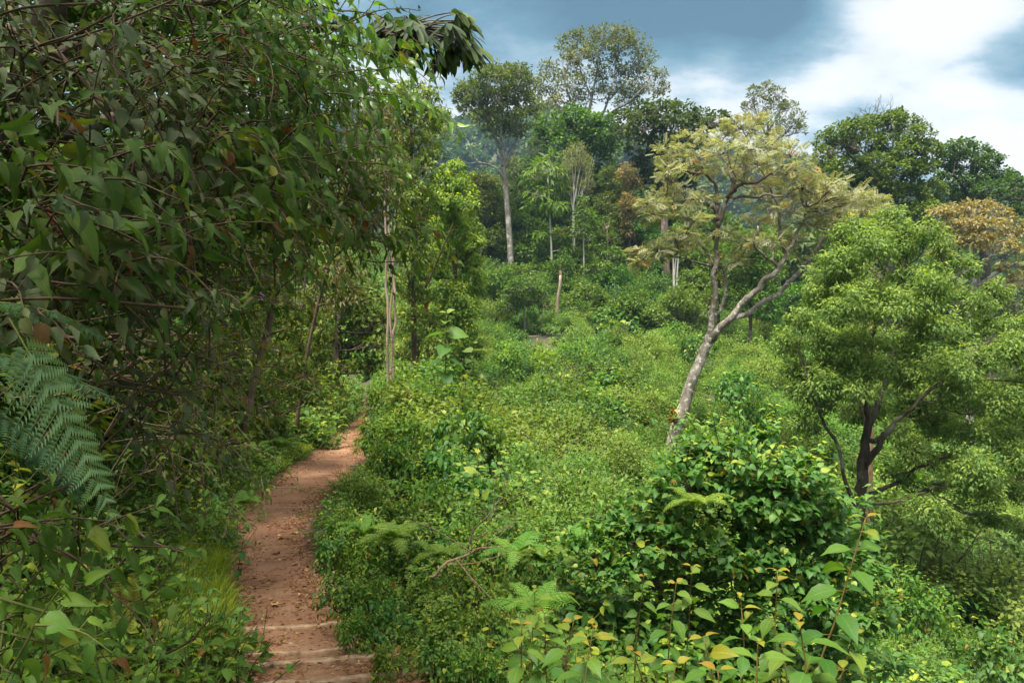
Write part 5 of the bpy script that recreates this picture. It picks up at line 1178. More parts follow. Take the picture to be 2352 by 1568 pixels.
# ferns close by on the left
def fern_thing(label, fr, mat, seed, name='fern', lo=False, group=None):
    rng = np.random.default_rng(seed); p0 = P(*fr[0][0]); root = thing(name, label, 'fern', p0, group)
    for (a, d0, L, arch, kw) in fr:
        lm, st = MB(), MB(); frond(lm, st, P(*a), d0, L, rng, arch=arch, lo=lo, **kw)
        mb = MB(); mb.merge(st, 0); mb.merge(lm, 1); mb.build('frond', [B['green'], mat], root)
    return root
fern_thing('big blue-green fern frond arching down at the left edge', [((20, 730, 1.85), (.50, -.06, -.80), .60, .12, dict(n=13, w=.36, side=np.array([.80, -.45, .40]), tint=.6, r=.0032))], M['bluefern'], 1)
fern_thing('blue-green fern fronds crowded behind the big arching frond', [((-160, 800, 2.05), (.9, .05, -.02), .55, .5, dict(n=14, w=.36, tint=.3)), ((-120, 700, 2.1), (.8, .1, .1), .5, .7, dict(n=14, w=.36, tint=.2)), ((-100, 900, 2.05), (.7, .1, -.35), .45, .5, dict(n=13, w=.36, tint=.35)),
   ((10, 1000, 2.2), (.75, .0, -.3), .35, .8, dict(n=12, w=.36, tint=.25))], M['bluefern'], 2)
fern_thing('little yellow-green ladder fern with upright fronds near the large brown dead leaf', [((250 + 30 * i, 1395, 2.5), (.05 * i - .06, -.2, 1), .13, .5, dict(n=11, w=.18, tint=.95, r=.0015)) for i in range(3)] + [((270 + 32 * i, 1375, 2.5), (.1, -.3, -1), .10, .1, dict(n=9, w=.2, tint=.95, r=.0015)) for i in range(2)], M['fern'], 3, lo=True)

# purple flower on its stalk
def flower():
    p = P(600, 681, 4.0); root = thing('purple_flower', 'single pale purple flower hanging in the dark vines', 'flower', p); st, pe = MB(), MB()
    tube(st, curve(np.array([p + np.array([-.06, .05, .05]), p + np.array([-.03, .03, .02]), p]), 6), .0025, 4)
    for i in range(5):
        a = i * 2 * pi / 5 + .3; dd = np.array([math.cos(a), -.35, math.sin(a)])
        leaves(pe, T_HEART, p[None], dd, np.array([0, -1., .2]), .026, .5)
    m, nt, out = new_mat('mauve_petal'); b = nt.nodes.new('ShaderNodeBsdfPrincipled'); b.inputs['Base Color'].default_value = (.48, .33, .66, 1); b.inputs['Roughness'].default_value = .5; nt.links.new(b.outputs[0], out.inputs[0])
    st.build('stalk', B['green'], root); pe.build('petals', m, root)
flower()

# ================================================================== saplings and leafy shoots
def sapling(label, x0, y0, x1, y1, d, leaf, pairs, mats, seed, name='young_shoot', cat='shoot', group=None, droop=.15, d1=0.0, T=T_SAP, r=.0038):
    rng = np.random.default_rng(seed + 700); e = P(x1, y1, d + d1); b = P(x0, y0, d); g = float(H(b[0], b[1]))
    root0 = np.array([b[0] - (e[0] - b[0]) * .4, b[1], g - .02])
    if b[2] < g: b[2] = g
    root = thing(name, label, cat, root0, group); st, lm = MB(), MB()
    c = curve(np.array([root0, b, (b + e) / 2 + rng.normal(size=3) * .02, e]), 24) if b[2] > g + .1 else curve(np.array([root0, (root0 + e) / 2 + rng.normal(size=3) * .02, e]), 20)
    tube(st, c, np.linspace(r * 1.3, r * .45, len(c)), 6)
    seg = np.concatenate([[0], np.cumsum(np.linalg.norm(np.diff(c, axis=0), axis=1))]); L = seg[-1]
    for i in range(pairs):
        t = i / max(1, pairs - 1); s = L - t ** 1.15 * min(L * .9, .060 * pairs * leaf / .1); q = np.array([np.interp(s, seg, c[:, k]) for k in range(3)])
        az = seed * 1.1 + i * 1.57; sz = leaf * np.interp(t, [0, .12, .4, 1], [.42, .8, 1.05, .9])
        for sg in (0, pi):
            dr = np.array([math.cos(az + sg), math.sin(az + sg), np.interp(t, [0, .3, 1], [.75, .15, -droop])]) + rng.normal(size=3) * .12
            pt = q + nrm(dr) * sz * .22; tube(st, np.array([q, pt]), r * .35, 4, .5, cap=False)
            leaves(lm, T, pt[None], dr + np.array([0, 0, -.15]), np.array([0, -.25, 1.]) + rng.normal(size=3) * .2, sz * rng.uniform(.85, 1.1), float(np.clip(np.interp(t, [0, .1, .25, .5, 1], [.93, .82, .70, .5, .3]) + rng.normal() * .06, 0, .97)))
    st.build('stem', mats[0], root, True); lm.build('leaves', mats[1], root, True)
    return root
SAP = (bark_mat('hairy_red_green_stem', (.09, .07, .02), (.16, .12, .035), None, .5, 14), M['sapling'])
for k, (lab, a) in enumerate([
 ('tallest foreground shoot, with a yellow tip rising over the creeper mound', (1860, 1640, 2003, 1190, 2.15, .13, 7)),
 ('large-leaved shoot with the biggest round leaves beside the tallest shoot', (1840, 1700, 1845, 1430, 2.0, .145, 4)),
 ('upright shoot with a rusty tip left of the tallest shoot', (1790, 1640, 1789, 1312, 2.6, .12, 6)),
 ('leaning side shoot right of the tallest shoot, tip folded over', (1890, 1640, 1957, 1434, 2.1, .12, 4)),
 ('orange-tipped low shoot with two arched young leaves at its top', (1725, 1680, 1732, 1445, 2.2, .13, 5)),
 ('yellow-green shoot close behind the orange-tipped low shoot', (1785, 1700, 1781, 1440, 2.4, .12, 5)),
 ('shoot with drooping yellow upper leaves in the middle of the bottom edge', (1660, 1700, 1627, 1462, 2.2, .13, 5)),
 ('slim shoot standing in front of the dark hollow of the creeper mound', (1700, 1640, 1705, 1362, 2.8, .115, 6)),
 ('spindly shoot with whorled leaves at the left part of the creeper mound', (1560, 1640, 1587, 1282, 3.0, .11, 7)),
 ('shoot with narrow upper leaves left of the spindly whorled shoot', (1530, 1620, 1545, 1312, 3.0, .11, 6)),
 ('reddish-tipped shoot at the foot of the slope fern', (1225, 1700, 1215, 1320, 2.9, .12, 7)),
 ('twin shoot just right of the reddish-tipped shoot, slightly shorter', (1265, 1700, 1262, 1365, 2.9, .12, 6)),
 ('leafy shoot with bright overlapping leaves, centre of the bottom edge', (1325, 1720, 1322, 1420, 2.5, .125, 6)),
 ('shoot whose yellow top leaves arch both ways, right of the bright overlapping one', (1370, 1720, 1362, 1424, 2.4, .125, 6)),
 ('bent shoot with a curled top leaf beside the reddish-tipped shoot', (1180, 1700, 1192, 1412, 2.6, .12, 5)),
 ('thin tall shoot standing alone amid the slope undergrowth', (1460, 1500, 1466, 1292, 3.6, .10, 6)),
 ('small shoot leaning left at the bottom edge, near the trail side', (1110, 1720, 1040, 1560, 2.3, .11, 4)),
 ('broad-leaved shoot at the bottom edge under the orange-tipped one', (1640, 1760, 1655, 1540, 1.9, .13, 4)),
 ('shoot with serrated-looking soft leaves low beside the big round leaves', (1900, 1740, 1935, 1530, 2.0, .13, 4)),
 ('low bright shoot in the lower middle, half hidden by its neighbours', (1440, 1740, 1450, 1480, 2.3, .12, 5)),
 ('low shoot between the two yellow-topped ones at the bottom edge', (1530, 1740, 1540, 1500, 2.2, .12, 5))]):
    sapling(lab, a[0], a[1], a[2] + (k * 37 % 31) - 15, a[3] + (k * 53 % 45 if k > 2 else 0), a[4], a[5] * .72, a[6] + 3, SAP, k)
DK = (B['dark'], leaf_mat('dark_toothed_leaf', pal((.022, .09, .02), (.04, .14, .03), (.07, .20, .04), (.14, .25, .03))  , vein=.5, rough=.4))
for k, (lab, a) in enumerate([
 ('dark-stemmed nettle-like herb with toothed leaves right of the fern tip', (400, 1200, 470, 1010, 3.4, .10, 4)),
 ('dark-stemmed herb leaning toward the trail, leaves at its end', (330, 1230, 500, 1105, 3.3, .095, 3)),
 ('green bushy herb in the middle of the lower bank', (310, 1380, 320, 1225, 2.9, .085, 4)),
 ('dark herb with drooping leaves beside the bank grass', (520, 1300, 560, 1235, 3.2, .075, 4)),
 ('yellow-veined bromeliad-like tuft on the bank above the grass', (455, 1150, 465, 1035, 4.6, .12, 4))]):
    x0, y0, x1, y1, d, lf, npair = a; q = sight(x0 * .4 + x1 * .6, max(y1 + 90, y0 * .6 + y1 * .4)); lf = lf * min(1.25, q[1] / d); d = q[1] - .1
    sapling(lab, x0 * .3 + x1 * .7, y1 + 100, x1, y1, d, lf, npair + 1, DK, 50 + k, name='herb', cat='herb', droop=.5)
# tall large-leaved plants right of the trail's far end
sapling('broad heart-leaved young tree in front of the bright vine column', 1020, 1000, 1025, 720, 17, .42, 8, (B['green'], M['creeper']), 60, name='broadleaf_sapling', cat='young tree', T=T_HEART, r=.02, droop=.6)
sapling('second heart-leaved young tree, lower and darker, beside the vine column', 1085, 1010, 1090, 790, 17.5, .34, 6, (B['green'], M['valley2']), 61, name='broadleaf_sapling', cat='young tree', T=T_HEART, r=.02, droop=.6)
# ================================================================== creeper mound, right foreground
mcl = [(1600, 1040, 60, 40), (1680, 1120, 90, 60), (1760, 1140, 90, 60), (1830, 1090, 60, 46), (1560, 1110, 70, 50), (1880, 1190, 70, 60), (1500, 1210, 70, 50), (1330, 1290, 70, 50), (1480, 1170, 60, 46), (1400, 1220, 60, 46), (1300, 1370, 70, 50), (1960, 1180, 50, 44), (1990, 1260, 50, 50), (1630, 1090, 60, 40), (1740, 1090, 70, 44), (1580, 1090, 70, 46), (1690, 1050, 80, 46), (1790, 1075, 80, 50), (1870, 1130, 66, 50), (1540, 1160, 80, 56), (1640, 1150, 100, 66), (1750, 1160, 110, 70), (1850, 1210, 90, 66), (1930, 1230, 66, 60), (1450, 1240, 70, 50), (1540, 1250, 90, 60),
       (1650, 1260, 110, 70), (1770, 1270, 120, 74), (1880, 1310, 100, 70), (1960, 1330, 70, 64), (1420, 1320, 80, 54), (1540, 1350, 100, 64), (1680, 1370, 120, 74), (1820, 1400, 120, 74), (1950, 1430, 100, 74), (1380, 1400, 80, 50), (1500, 1450, 110, 60), (1660, 1480, 130, 70), (1830, 1510, 130, 70), (1980, 1530, 100, 70), (1740, 1010, 40, 22), (1620, 1040, 36, 22)]
def mound():
    d = 5.6; rng = np.random.default_rng(77)
    T_('creeper_mound', 'big dark-hollowed mound of heart-leaved creepers in front of the leaning tree', 'creeper mound', d,
       [(1700, 1650, .05), (1710, 1400, .04), (1700, 1150, .02)], mcl, T_HEART, .054, (B['brown'], M['creeper']), seed=120, cov=2.6, hang=.3, puff=.42, twig_r=.004, limb_r=.012, tip=.5, spread=.28, flat=.6, up=.9, area=.5, lower=.25)
mound()
def mound_sprigs():
    """leafy shoots that stick out of the mound and break its outline"""
    root = next(o for o in C.objects if o.name == 'creeper_mound'); rng = np.random.default_rng(5); st, lf = MB(), MB()
    cl = CL(mcl, 5.6, 120, .9, .28)
    for q in range(150):
        c, r = cl[rng.integers(0, len(cl))]; dr = nrm(np.array([rng.normal() * .7, -abs(rng.normal()) * .7, .55 + rng.random()])); p = c + dr * r * .8
        L = rng.uniform(.14, .42); e = p + nrm(dr + np.array([0, 0, .5]) + rng.normal(size=3) * .3) * L
        cv = curve(np.array([p, (p + e) / 2 + rng.normal(size=3) * .03, e + np.array([0, -.02, -.03])]), 8); tube(st, cv, np.linspace(.0035, .0015, len(cv)), 4, cap=False)
        k = int(4 + L * 16); tt = np.linspace(.1, 1, k); pos = np.array([cv[min(len(cv) - 1, int(t * (len(cv) - 1)))] for t in tt]); an = rng.uniform(0, 6.28) + np.arange(k) * 2.5
        dd = np.stack([np.cos(an), np.sin(an), np.full(k, -.25) + tt * .3], -1) + rng.normal(size=(k, 3)) * .2
        leaves(lf, T_OVATE if q % 3 else T_HEART, pos, dd, np.array([0, -.2, 1.]) + rng.normal(size=(k, 3)) * .3, (.085 - .045 * tt) * rng.uniform(.7, 1.25), np.clip(.45 + .45 * tt + rng.normal(size=k) * .08, 0, .94))
    st.build('shoots', B['green'], root, True); lf.build('shoot_leaves', M['creeper'], root, True)
mound_sprigs()

# ================================================================== shrub kinds
def kind_pair(name, stlf, mats):
    return stlf[0].mesh(name + '_stems', mats[0]), stlf[1].mesh(name + '_leaves', mats[1])
KINDS = {
 'small': [bush_mesh(200 + i, .40, .42, .062, T_OVAL, cov=2.0, tip=.3, K=34) for i in range(3)],
 'heart': [bush_mesh(210 + i, .45, .48, .075, T_HEART, cov=1.6, tip=.3, K=34, hang=.7) for i in range(3)],
 'tall': [bush_mesh(220 + i, .42, .85, .07, T_OVAL, cov=1.7, tip=.45, K=40, hang=.5, shoots=16) for i in range(2)],
}
KMESH = {}
for k, lst in KINDS.items():
    for i, s in enumerate(lst): KMESH[k, i] = kind_pair('shrub_' + k, s, (B['brown'], {'small': M['herb'], 'heart': M['creeper'], 'tall': M['bright']}[k]))
SHRUB_DIM = {'small': (.40, .42), 'heart': (.45, .48), 'tall': (.42, .85)}
protos = {}
def shrub(label, x, ytop, d, rpx, kind, i, group=None, name='shrub'):
    p = P(x, ytop, d); g = float(H(p[0], p[1])); h = max(.25, p[2] - g); r = rpx * d / FPX
    R, Hh = SHRUB_DIM[kind]; i = i % len(KINDS[kind]); s1, s2 = r / R, h / (Hh * 1.1)
    s2 = min(s2, s1 * 1.5)
    key = (kind, i)
    loc = (p[0], p[1], max(g, p[2] - Hh * 1.1 * s2))
    if key not in protos:
        root = thing(name, label, 'shrub', (0, 0, 0), group)
        for nm, me in (('stems', KMESH[key][0]), ('leaves', KMESH[key][1])):
            o = bpy.data.objects.new(nm, me); C.objects.link(o); o.parent = root
        protos[key] = root; root.location = loc; root.scale = (s1, s1, s2); root.rotation_euler = (0, 0, d * 3.7)
    else: root = copy_thing(protos[key], loc, d * 3.7 + x, (s1, s1, s2), label, group)
    if not group and 'group' in root: del root['group']
    return root
SHR = [
 # far stretch
 ('shrub on the right of the trail just where it disappears under the arching tree', 885, 875, 20, 44, 'small'), ('pale-tipped bush right of the vanishing trail', 930, 830, 20, 50, 'tall'), ('bush at the foot of the olive liana tree', 985, 820, 21, 52, 'small'),
 ('leafy bush below the heart-leaved young tree', 1050, 870, 17, 60, 'heart'), ('yellowish bush at the foot of the bright vine column', 1105, 880, 19, 56, 'tall'), ('dense bush between the trail bend and the heart-leaved young tree', 965, 890, 16, 60, 'tall'),
 ('rounded dark bush overhanging the narrow part of the trail', 875, 940, 13, 52, 'small'), ('bush with olive new shoots beside the narrow part of the trail', 930, 930, 12.5, 60, 'tall'), ('large dark-hearted bush of broad leaves in the middle distance, right of the trail bend', 1060, 920, 13, 80, 'heart'),
 ('bush with drooping light leaves to the right of the large broad-leaved one', 1140, 950, 13, 64, 'tall'), ('leafy bush sloping down to the valley, with tall pale shoots', 1180, 1010, 12, 64, 'tall'), ('broad-leaved bush below the large dark-hearted one', 1030, 1010, 10.5, 76, 'heart'),
 ('bush with whitish undersides showing near the trail bend', 930, 1010, 10.5, 62, 'small'), ('low dark bush at the inner side of the trail bend', 885, 1000, 10.6, 36, 'small'), ('dark-gapped bush of big leaves in the centre of the slope', 1090, 1075, 9.2, 80, 'heart'),
 ('tall stalky bush rising right beside the trail bend', 818, 1085, 8.2, 34, 'tall'), ('bush with arching shoots next to the stalky one', 870, 1090, 8.4, 60, 'tall'), ('leafy green bush in the centre of the slope, left of the dark-gapped one', 980, 1090, 8.6, 70, 'small'),
 ('bush with yellow-green tops on the centre slope', 1180, 1100, 9, 64, 'tall'), ('shadowy bush hugging the trail where it straightens', 788, 1170, 6.9, 44, 'small'), ('bush dotted with light leaves behind the shadowy trail-side one', 850, 1160, 7.1, 64, 'tall'),
 ('ferny-looking bush on the slope, midway between trail and creeper mound', 1080, 1180, 7.2, 70, 'small'), ('soft bush above the pale fallen twigs of the slope', 1180, 1190, 7.2, 64, 'heart'), ('trailside bush with dark blue-green leaves', 760, 1222, 5.9, 44, 'heart'),
 ('bush of mixed leaves directly behind the blue-green trailside one', 830, 1230, 6.1, 64, 'small'), ('lush bush two metres right of the trail', 930, 1220, 6.2, 66, 'heart'), ('low bush spilling over the trail edge above the highest step plank', 772, 1312, 5.15, 46, 'heart'),
 ('green bush with crowded small leaves beside the highest step plank', 850, 1310, 5.2, 66, 'small'), ('bush with tall bright shoots near the slope fern', 960, 1300, 5.3, 66, 'tall'), ('tangled bush with brown twigs showing, lower centre', 1070, 1290, 5.4, 66, 'small'),
 ('low clover-like bush at the right end of the highest step plank', 815, 1400, 4.6, 44, 'small'), ('heart-leaved bush behind the clover-like one', 890, 1375, 4.7, 60, 'heart'), ('bright bush in the lower centre, tops catching the light', 1000, 1370, 4.6, 64, 'tall'), ('dark small-leaved bush left of the reddish-tipped shoot', 1110, 1380, 4.6, 64, 'small'),
 ('ground-hugging bush by the lowest step planks', 905, 1460, 4.1, 56, 'small'), ('bush at the bottom, right of the brown dead leaves', 1010, 1460, 3.9, 60, 'heart'), ('bush at the bottom edge behind the small left-leaning shoot', 1100, 1480, 3.7, 60, 'small')]
for i, a in enumerate(SHR): shrub(*a, i)
# distinct mounds on the open valley slope
VAL = [('dark rounded bush alone in the middle of the open slope', 1295, 905, 24, 52, 'heart'), ('dark bush touching the first one on the open slope, a little higher', 1345, 890, 25, 40, 'heart'), ('upright olive bush on the open slope left of the leaning trunk', 1370, 960, 21, 40, 'tall'),
 ('rounded light bush in the hollow between slope and creeper mound', 1310, 1040, 16, 54, 'small'), ('dark bush in the upper slope, under the forest edge', 1560, 740, 44, 30, 'heart'), ('bush on the slope just left of the trunk fork of the leaning tree', 1590, 760, 38, 34, 'heart'),
 ('small mound bush below the dark pair on the slope', 1220, 960, 19, 50, 'small'), ('rough mound bush at the upper left of the open slope', 1160, 780, 34, 46, 'tall'), ('bush on the slope below the wooden bench', 1240, 800, 36, 44, 'small'), ('bush on the slope right of the tall snapped trunk', 1370, 790, 38, 46, 'tall'),
 ('broad bush on the slope in line with the leaning trunk base', 1450, 880, 28, 56, 'small'), ('bush behind the leaning trunk, halfway up', 1690, 840, 30, 50, 'heart'), ('bush seen low between the leaning trunk and the bushy tree', 1740, 900, 24, 50, 'small'),
 ('dark bush at the right edge below the dusky tree', 2310, 930, 30, 50, 'heart'), ('dark bush at the right edge, lower than its neighbour', 2330, 1020, 26, 56, 'heart'), ('pale-leaved bush in the bright lower right corner', 2120, 1330, 11, 70, 'small'), ('bush with dark gaps at the lower right edge', 2290, 1440, 10, 76, 'heart')]
for i, a in enumerate(VAL): shrub(*a, i)

# ferns on the slope
fm = {}
FK = [fern_mesh(300 + i, .8, 9, lo=True) for i in range(3)]
for i, s in enumerate(FK): fm[i] = kind_pair('fern', s, (B['green'], M['fern']))
fp = {}
def fern(label, x, y, d, s, i):
    s *= .72
    p = P(x, y, d); loc = (p[0], p[1], p[2] - .35 * s)
    if i not in fp:
        root = thing('fern', label, 'fern', (0, 0, 0))
        for nm, me in (('stems', fm[i][0]), ('fronds', fm[i][1])):
            o = bpy.data.objects.new(nm, me); C.objects.link(o); o.parent = root
        fp[i] = root; root.location = loc; root.scale = (s, s, s)
    else: root = copy_thing(fp[i], loc, x * .1, (s, s, s), label)
for i, a in enumerate([('bright fern growing out of the left side of the creeper mound', 1600, 1120, 5.0, .5), ('fresh fern on the slope between the trail and the creeper mound', 1330, 1210, 6.4, .6),
   ('fern cluster left of the creeper mound, low on the slope', 1260, 1250, 5.8, .55), ('fern among the bushes at the right of the trail', 900, 1200, 6.0, .6), ('small fern behind the blue-green trailside bush', 840, 1190, 6.3, .55), ('fern by the reddish-tipped shoot', 1230, 1350, 3.9, .5),
   ('fern between two trailside bushes in the lower centre', 1010, 1240, 6.0, .55), ('light fern in the gap left of the fern cluster', 1190, 1230, 6.6, .7), ('fern on the bank grass left of the trail bend', 640, 1000, 9, .6), ('fern lower on the bank near the trail', 560, 1130, 6.2, .4)]): fern(*a, i % 3)

stem('fallen_branch', 'pale dry twigs fallen across the slope bushes in the lower centre', 'branch', [(985, 1325, .012), (1040, 1290, .010), (1090, 1262, .006), (1150, 1250, .003)], 5.3, B['plank'], 21, .01, 9, .45)
stem('fallen_branch', 'thin grey dead stem sticking out of the bushes in the centre of the slope', 'branch', [(1060, 1300, .010), (1085, 1230, .008), (1130, 1170, .005), (1165, 1135, .002)], 6.2, B['twig'], 22, .01, 8, .4)

# ================================================================== the trail: planks, fallen leaves, twigs
for k, (y, lab) in enumerate(STEPS):
    x = float(px(y)); hw = float(pw(y)) * 1.05; a = np.array([x - hw, y - hw * slant]); b = np.array([x + hw, y + hw * slant])
    za, zb = float(H(*a)), float(H(*b)); zc = float(H(x, y))
    mid = np.array([x, y, zc]); root = thing('step_plank', lab, 'step', mid)
    n = 14; t = np.linspace(-1, 1, n); rg = np.random.default_rng(500 + k); mb = MB(); ring = []
    wd = .019 + .006 * (k % 3)
    for i in range(n):
        c = np.array([x + t[i] * hw, y + t[i] * hw * slant + rg.normal() * .003, np.interp(t[i], [-1, 0, 1], [zc + .032, zc + .018, zc + .036]) + .016 + rg.normal() * .003])
        for (dy, dz) in ((-wd, -.09), (-wd, -.004), (-wd + .006, 0), (wd - .006, 0), (wd, -.006), (wd, -.09)): ring.append(c + np.array([0, dy, dz]))
    q = [(i * 6 + j, i * 6 + (j + 1) % 6, (i + 1) * 6 + (j + 1) % 6, (i + 1) * 6 + j) for i in range(n - 1) for j in range(6)]
    q += [(0, 1, 2, 3)[::-1], (0, 3, 4, 5)[::-1], ((n - 1) * 6, (n - 1) * 6 + 1, (n - 1) * 6 + 2, (n - 1) * 6 + 3), ((n - 1) * 6, (n - 1) * 6 + 3, (n - 1) * 6 + 4, (n - 1) * 6 + 5)]
    mb.add(np.array(ring), None, q); mb.build('board', B['plank'], root)

dlm = []
for i in range(5):
    mb = MB(); T = [T_OVAL, T_HEART, T_OVAL, T_LANCE, T_HEART][i]
    v = T[0].copy(); v[:, 2] = .22 * np.abs(v[:, 0]) + .10 * np.sin(v[:, 1] * 5 + i) + .05
    leaves(mb, (v, T[1], T[2], T[3]), [[0, -.5, 0]], [0, 1, 0], [0, 0, 1], 1.0, [.62, .8, .45, .35, .95][i]); dlm.append(mb.mesh('fallen_leaf', M['dead'], smooth=True))
def ground_leaf(label, x, y, s, i, rz, group=None, z=None, tilt=0):
    """x, y on the ground"""
    g = float(H(x, y)) + .022 if z is None else z
    o = bpy.data.objects.new('fallen_leaf', dlm[i]); C.objects.link(o); o.location = (x, y, g); o.scale = (s, s, s); o.rotation_euler = (tilt, tilt * .5, rz)
    return tag(o, label, 'dead leaf', group)
on_path = sight
for k, (lab, x, y, s, i) in enumerate([('pale tan leaf lying alone in the middle of the trail above the highest step plank', 634, 1387, .085, 1), ('yellowish leaf on the trail, upper one of the pair on its right half', 674, 1226, .09, 1), ('yellowish leaf on the trail just left of its pair', 645, 1237, .085, 4),
   ('large curled brown leaf in the centre of the trail', 634, 1270, .11, 2), ('tan leaf at the left edge of the trail beside the grass', 553, 1294, .10, 0), ('reddish-brown leaf at the right trail edge under the trailside bush', 740, 1335, .11, 0), ('pale flat leaf on the lower step planks', 808, 1485, .085, 1),
   ('long red-brown dead leaf leaning against the herbs right of the steps', 895, 1475, .20, 3), ('broad red-brown dead leaf under the long leaning one', 905, 1500, .16, 0), ('crumpled orange dead leaf right of the steps, lowest of the three', 885, 1515, .14, 2), ('orange-brown leaf caught below the heart-leaved bush', 830, 1315, .12, 4)]):
    p = on_path(x, y); ground_leaf(lab, p[0], p[1], s, i, k * 1.3, tilt=.5 if 'leaning' in lab else .1)
rng = np.random.default_rng(21)
for k in range(32):
    y = rng.uniform(3.5, 13); u = rng.uniform(-1, 1); u = np.sign(u) * abs(u) ** .5
    ground_leaf('small dry leaf scattered on the red dirt trail', float(px(y)) + u * float(pw(y)), y, rng.uniform(.035, .075), int(rng.integers(0, 5)), rng.uniform(0, 6.28), 'small dry leaves scattered on the trail', tilt=rng.normal() * .15)
# big dead leaves resting on the bank plants
for k, (lab, x, y, d, s, i) in enumerate([('large curled brown dead leaf standing on the bank near the bottom left corner', 160, 1510, 2.35, .105, 1), ('reddish-brown dead leaf at the very left edge near the bottom', 25, 1510, 2.25, .15, 0), ('dark red-brown dead leaf in the bank hollow', 410, 1240, 3.1, .07, 0)]):
    o = ground_leaf(lab, 0, 0, s, i, .4 + k, z=0); p = sight(x, y); o.location = tuple(p + np.array([0, -.03, .05])); s = s * p[1] / d; o.scale = (s, s, s); o.rotation_euler = (.9, .3, [.2, -.9, .5][k])

# litter of crumbs and twigs along both edges of the trail
def litter_mesh(seed):
    rng = np.random.default_rng(seed); mb = MB(); n = 26
    pos = np.concatenate([rng.normal(size=(n, 2)) * .10, rng.uniform(.0, .012, (n, 1))], 1)
    dd = np.stack([rng.normal(size=n), rng.normal(size=n), rng.normal(size=n) * .15], -1)
    leaves(mb, T_L, pos, dd, np.array([0, 0, 1.]) + rng.normal(size=(n, 3)) * .3, rng.uniform(.015, .05, n), rng.beta(1.5, 2.2, n))
    for i in range(5):
        p = np.append(rng.normal(size=2) * .1, .01); e = p + np.append(rng.normal(size=2) * .05, rng.uniform(-.004, .012)); tube(mb, np.array([p, (p + e) / 2 + rng.normal(size=3) * .004, e]), .0018, 3, .2)
    return mb.mesh('litter', M['dead'])
LIT = proto_coll('litter_kinds', [litter_mesh(s) for s in range(4)])
n = 520; yy = 3.2 + RNG.random(n) ** 1.6 * 18; u = RNG.uniform(-1, 1, n); u = np.sign(u) * (1 - RNG.random(n) ** 1.0 * np.abs(u) * .9) ; u = u * RNG.uniform(.75, 1.15, n)
xx = px(yy) + u * pw(yy); zz_ = H(xx, yy) + .014
scatter('leaf_litter', 'brown crumbs of leaves and twigs strewn along the trail edges', LIT, np.stack([xx, yy, zz_], -1), RNG.uniform(0, 6.28, n), .05, RNG.uniform(.6, 1.3, n), RNG.integers(0, 4, n))

# ================================================================== ground cover
def grass_mesh(seed, h=.17, n=40):
    rng = np.random.default_rng(seed); mb = MB(); a = rng.uniform(0, 6.28, n); q = rng.uniform(.02, .9, n)
    pos = np.stack([np.cos(a) * q * .07, np.sin(a) * q * .07, np.full(n, -.01)], -1)
    dd = np.stack([np.cos(a) * q * .8, np.sin(a) * q * .8, np.full(n, 1.)], -1) + rng.normal(size=(n, 3)) * .12
    leaves(mb, T_BLADE, pos, dd, np.stack([-np.cos(a), -np.sin(a), np.full(n, .6)], -1), h * rng.uniform(.5, 1.2, n), np.clip(rng.normal(.5, .2, n), 0, 1))
    return mb.mesh('grass_tuft', M['grass'])
GR = proto_coll('grass_kinds', [grass_mesh(s) for s in range(4)])
def sd_pts(n, y0, y1, s0, s1, yp=1.3, side=-1):
    yy = y0 + RNG.random(n) ** yp * (y1 - y0); s = s0 + RNG.random(n) * (s1 - s0)
    return px(yy) + side * (pw(yy) * 1.05 + s), yy
xx, yy = sd_pts(1900, 4.2, 17, .0, .5, 1.5)
dens = .55 + .45 * np.sin(yy * 2.1) * np.sin(yy * .7 + 1); k = (RNG.random(len(xx)) < dens + .35 * (np.abs(yy - 6.0) < 1.2)); xx, yy = xx[k], yy[k]
scatter('grass', 'bright yellow-green grass along the left edge of the trail', GR, np.stack([xx, yy, H(xx, yy)], -1), RNG.uniform(0, 6.28, len(xx)), .25, RNG.uniform(.5, 1.15, len(xx)), RNG.integers(0, 4, len(xx)))

xx, yy = sd_pts(700, 15, 36, -.02, .9, 1.0); yy = np.array(yy)
FARG = (np.array(xx), np.array(yy))
if 0: scatter('grass', '', GR, np.stack([xx, yy, H(xx, yy)], -1), RNG.uniform(0, 6.28, len(xx)), .3, RNG.uniform(1.2, 2.6, len(xx)), RNG.integers(0, 4, len(xx)))
HB = [one_mesh('ground_herb', herb_mesh(400 + i, T_HEART if i % 2 else T_OVAL, [.05, .06, .035, .045, .07][i % 5], [.2, .28, .14, .2, .35][i % 5], 9, .10), [B['green'], M['herb'] if i % 3 else M['bright']]) for i in range(6)]
HERBS = proto_coll('herb_kinds', HB)
xx, yy = FARG; n = len(xx)
scatter('verge_herbs', 'fresh green herbs along the left of the far stretch of the trail', HERBS, np.stack([xx, yy, H(xx, yy)], -1), RNG.uniform(0, 6.28, n), .3, RNG.uniform(1.3, 2.4, n), RNG.integers(0, 6, n))
def _place(xx, yy, dz=0.0): return np.stack([xx, yy, H(xx, yy) + dz], -1)
# left bank, thick near the trail
xx1, yy1 = sd_pts(3000, 1.6, 14, .0, 2.2, 1.5); xx2, yy2 = sd_pts(500, 2.5, 16, -.02, .18, 1.5)
xx, yy = np.concatenate([xx1, xx2]), np.concatenate([yy1, yy2]); n = len(xx)
ix = RNG.integers(0, 6, n); sc_ = RNG.uniform(.6, 1.25, n) * np.where(np.arange(n) >= len(xx1), .55, 1) * np.where((np.abs(yy - 6.0) < 1.2) & (px(yy) - pw(yy) - xx < .55), .5, 1)
scatter('bank_herbs', 'low mixed herbs covering the bank on the left of the trail', HERBS, _place(xx, yy), RNG.uniform(0, 6.28, n), .3, sc_, ix)
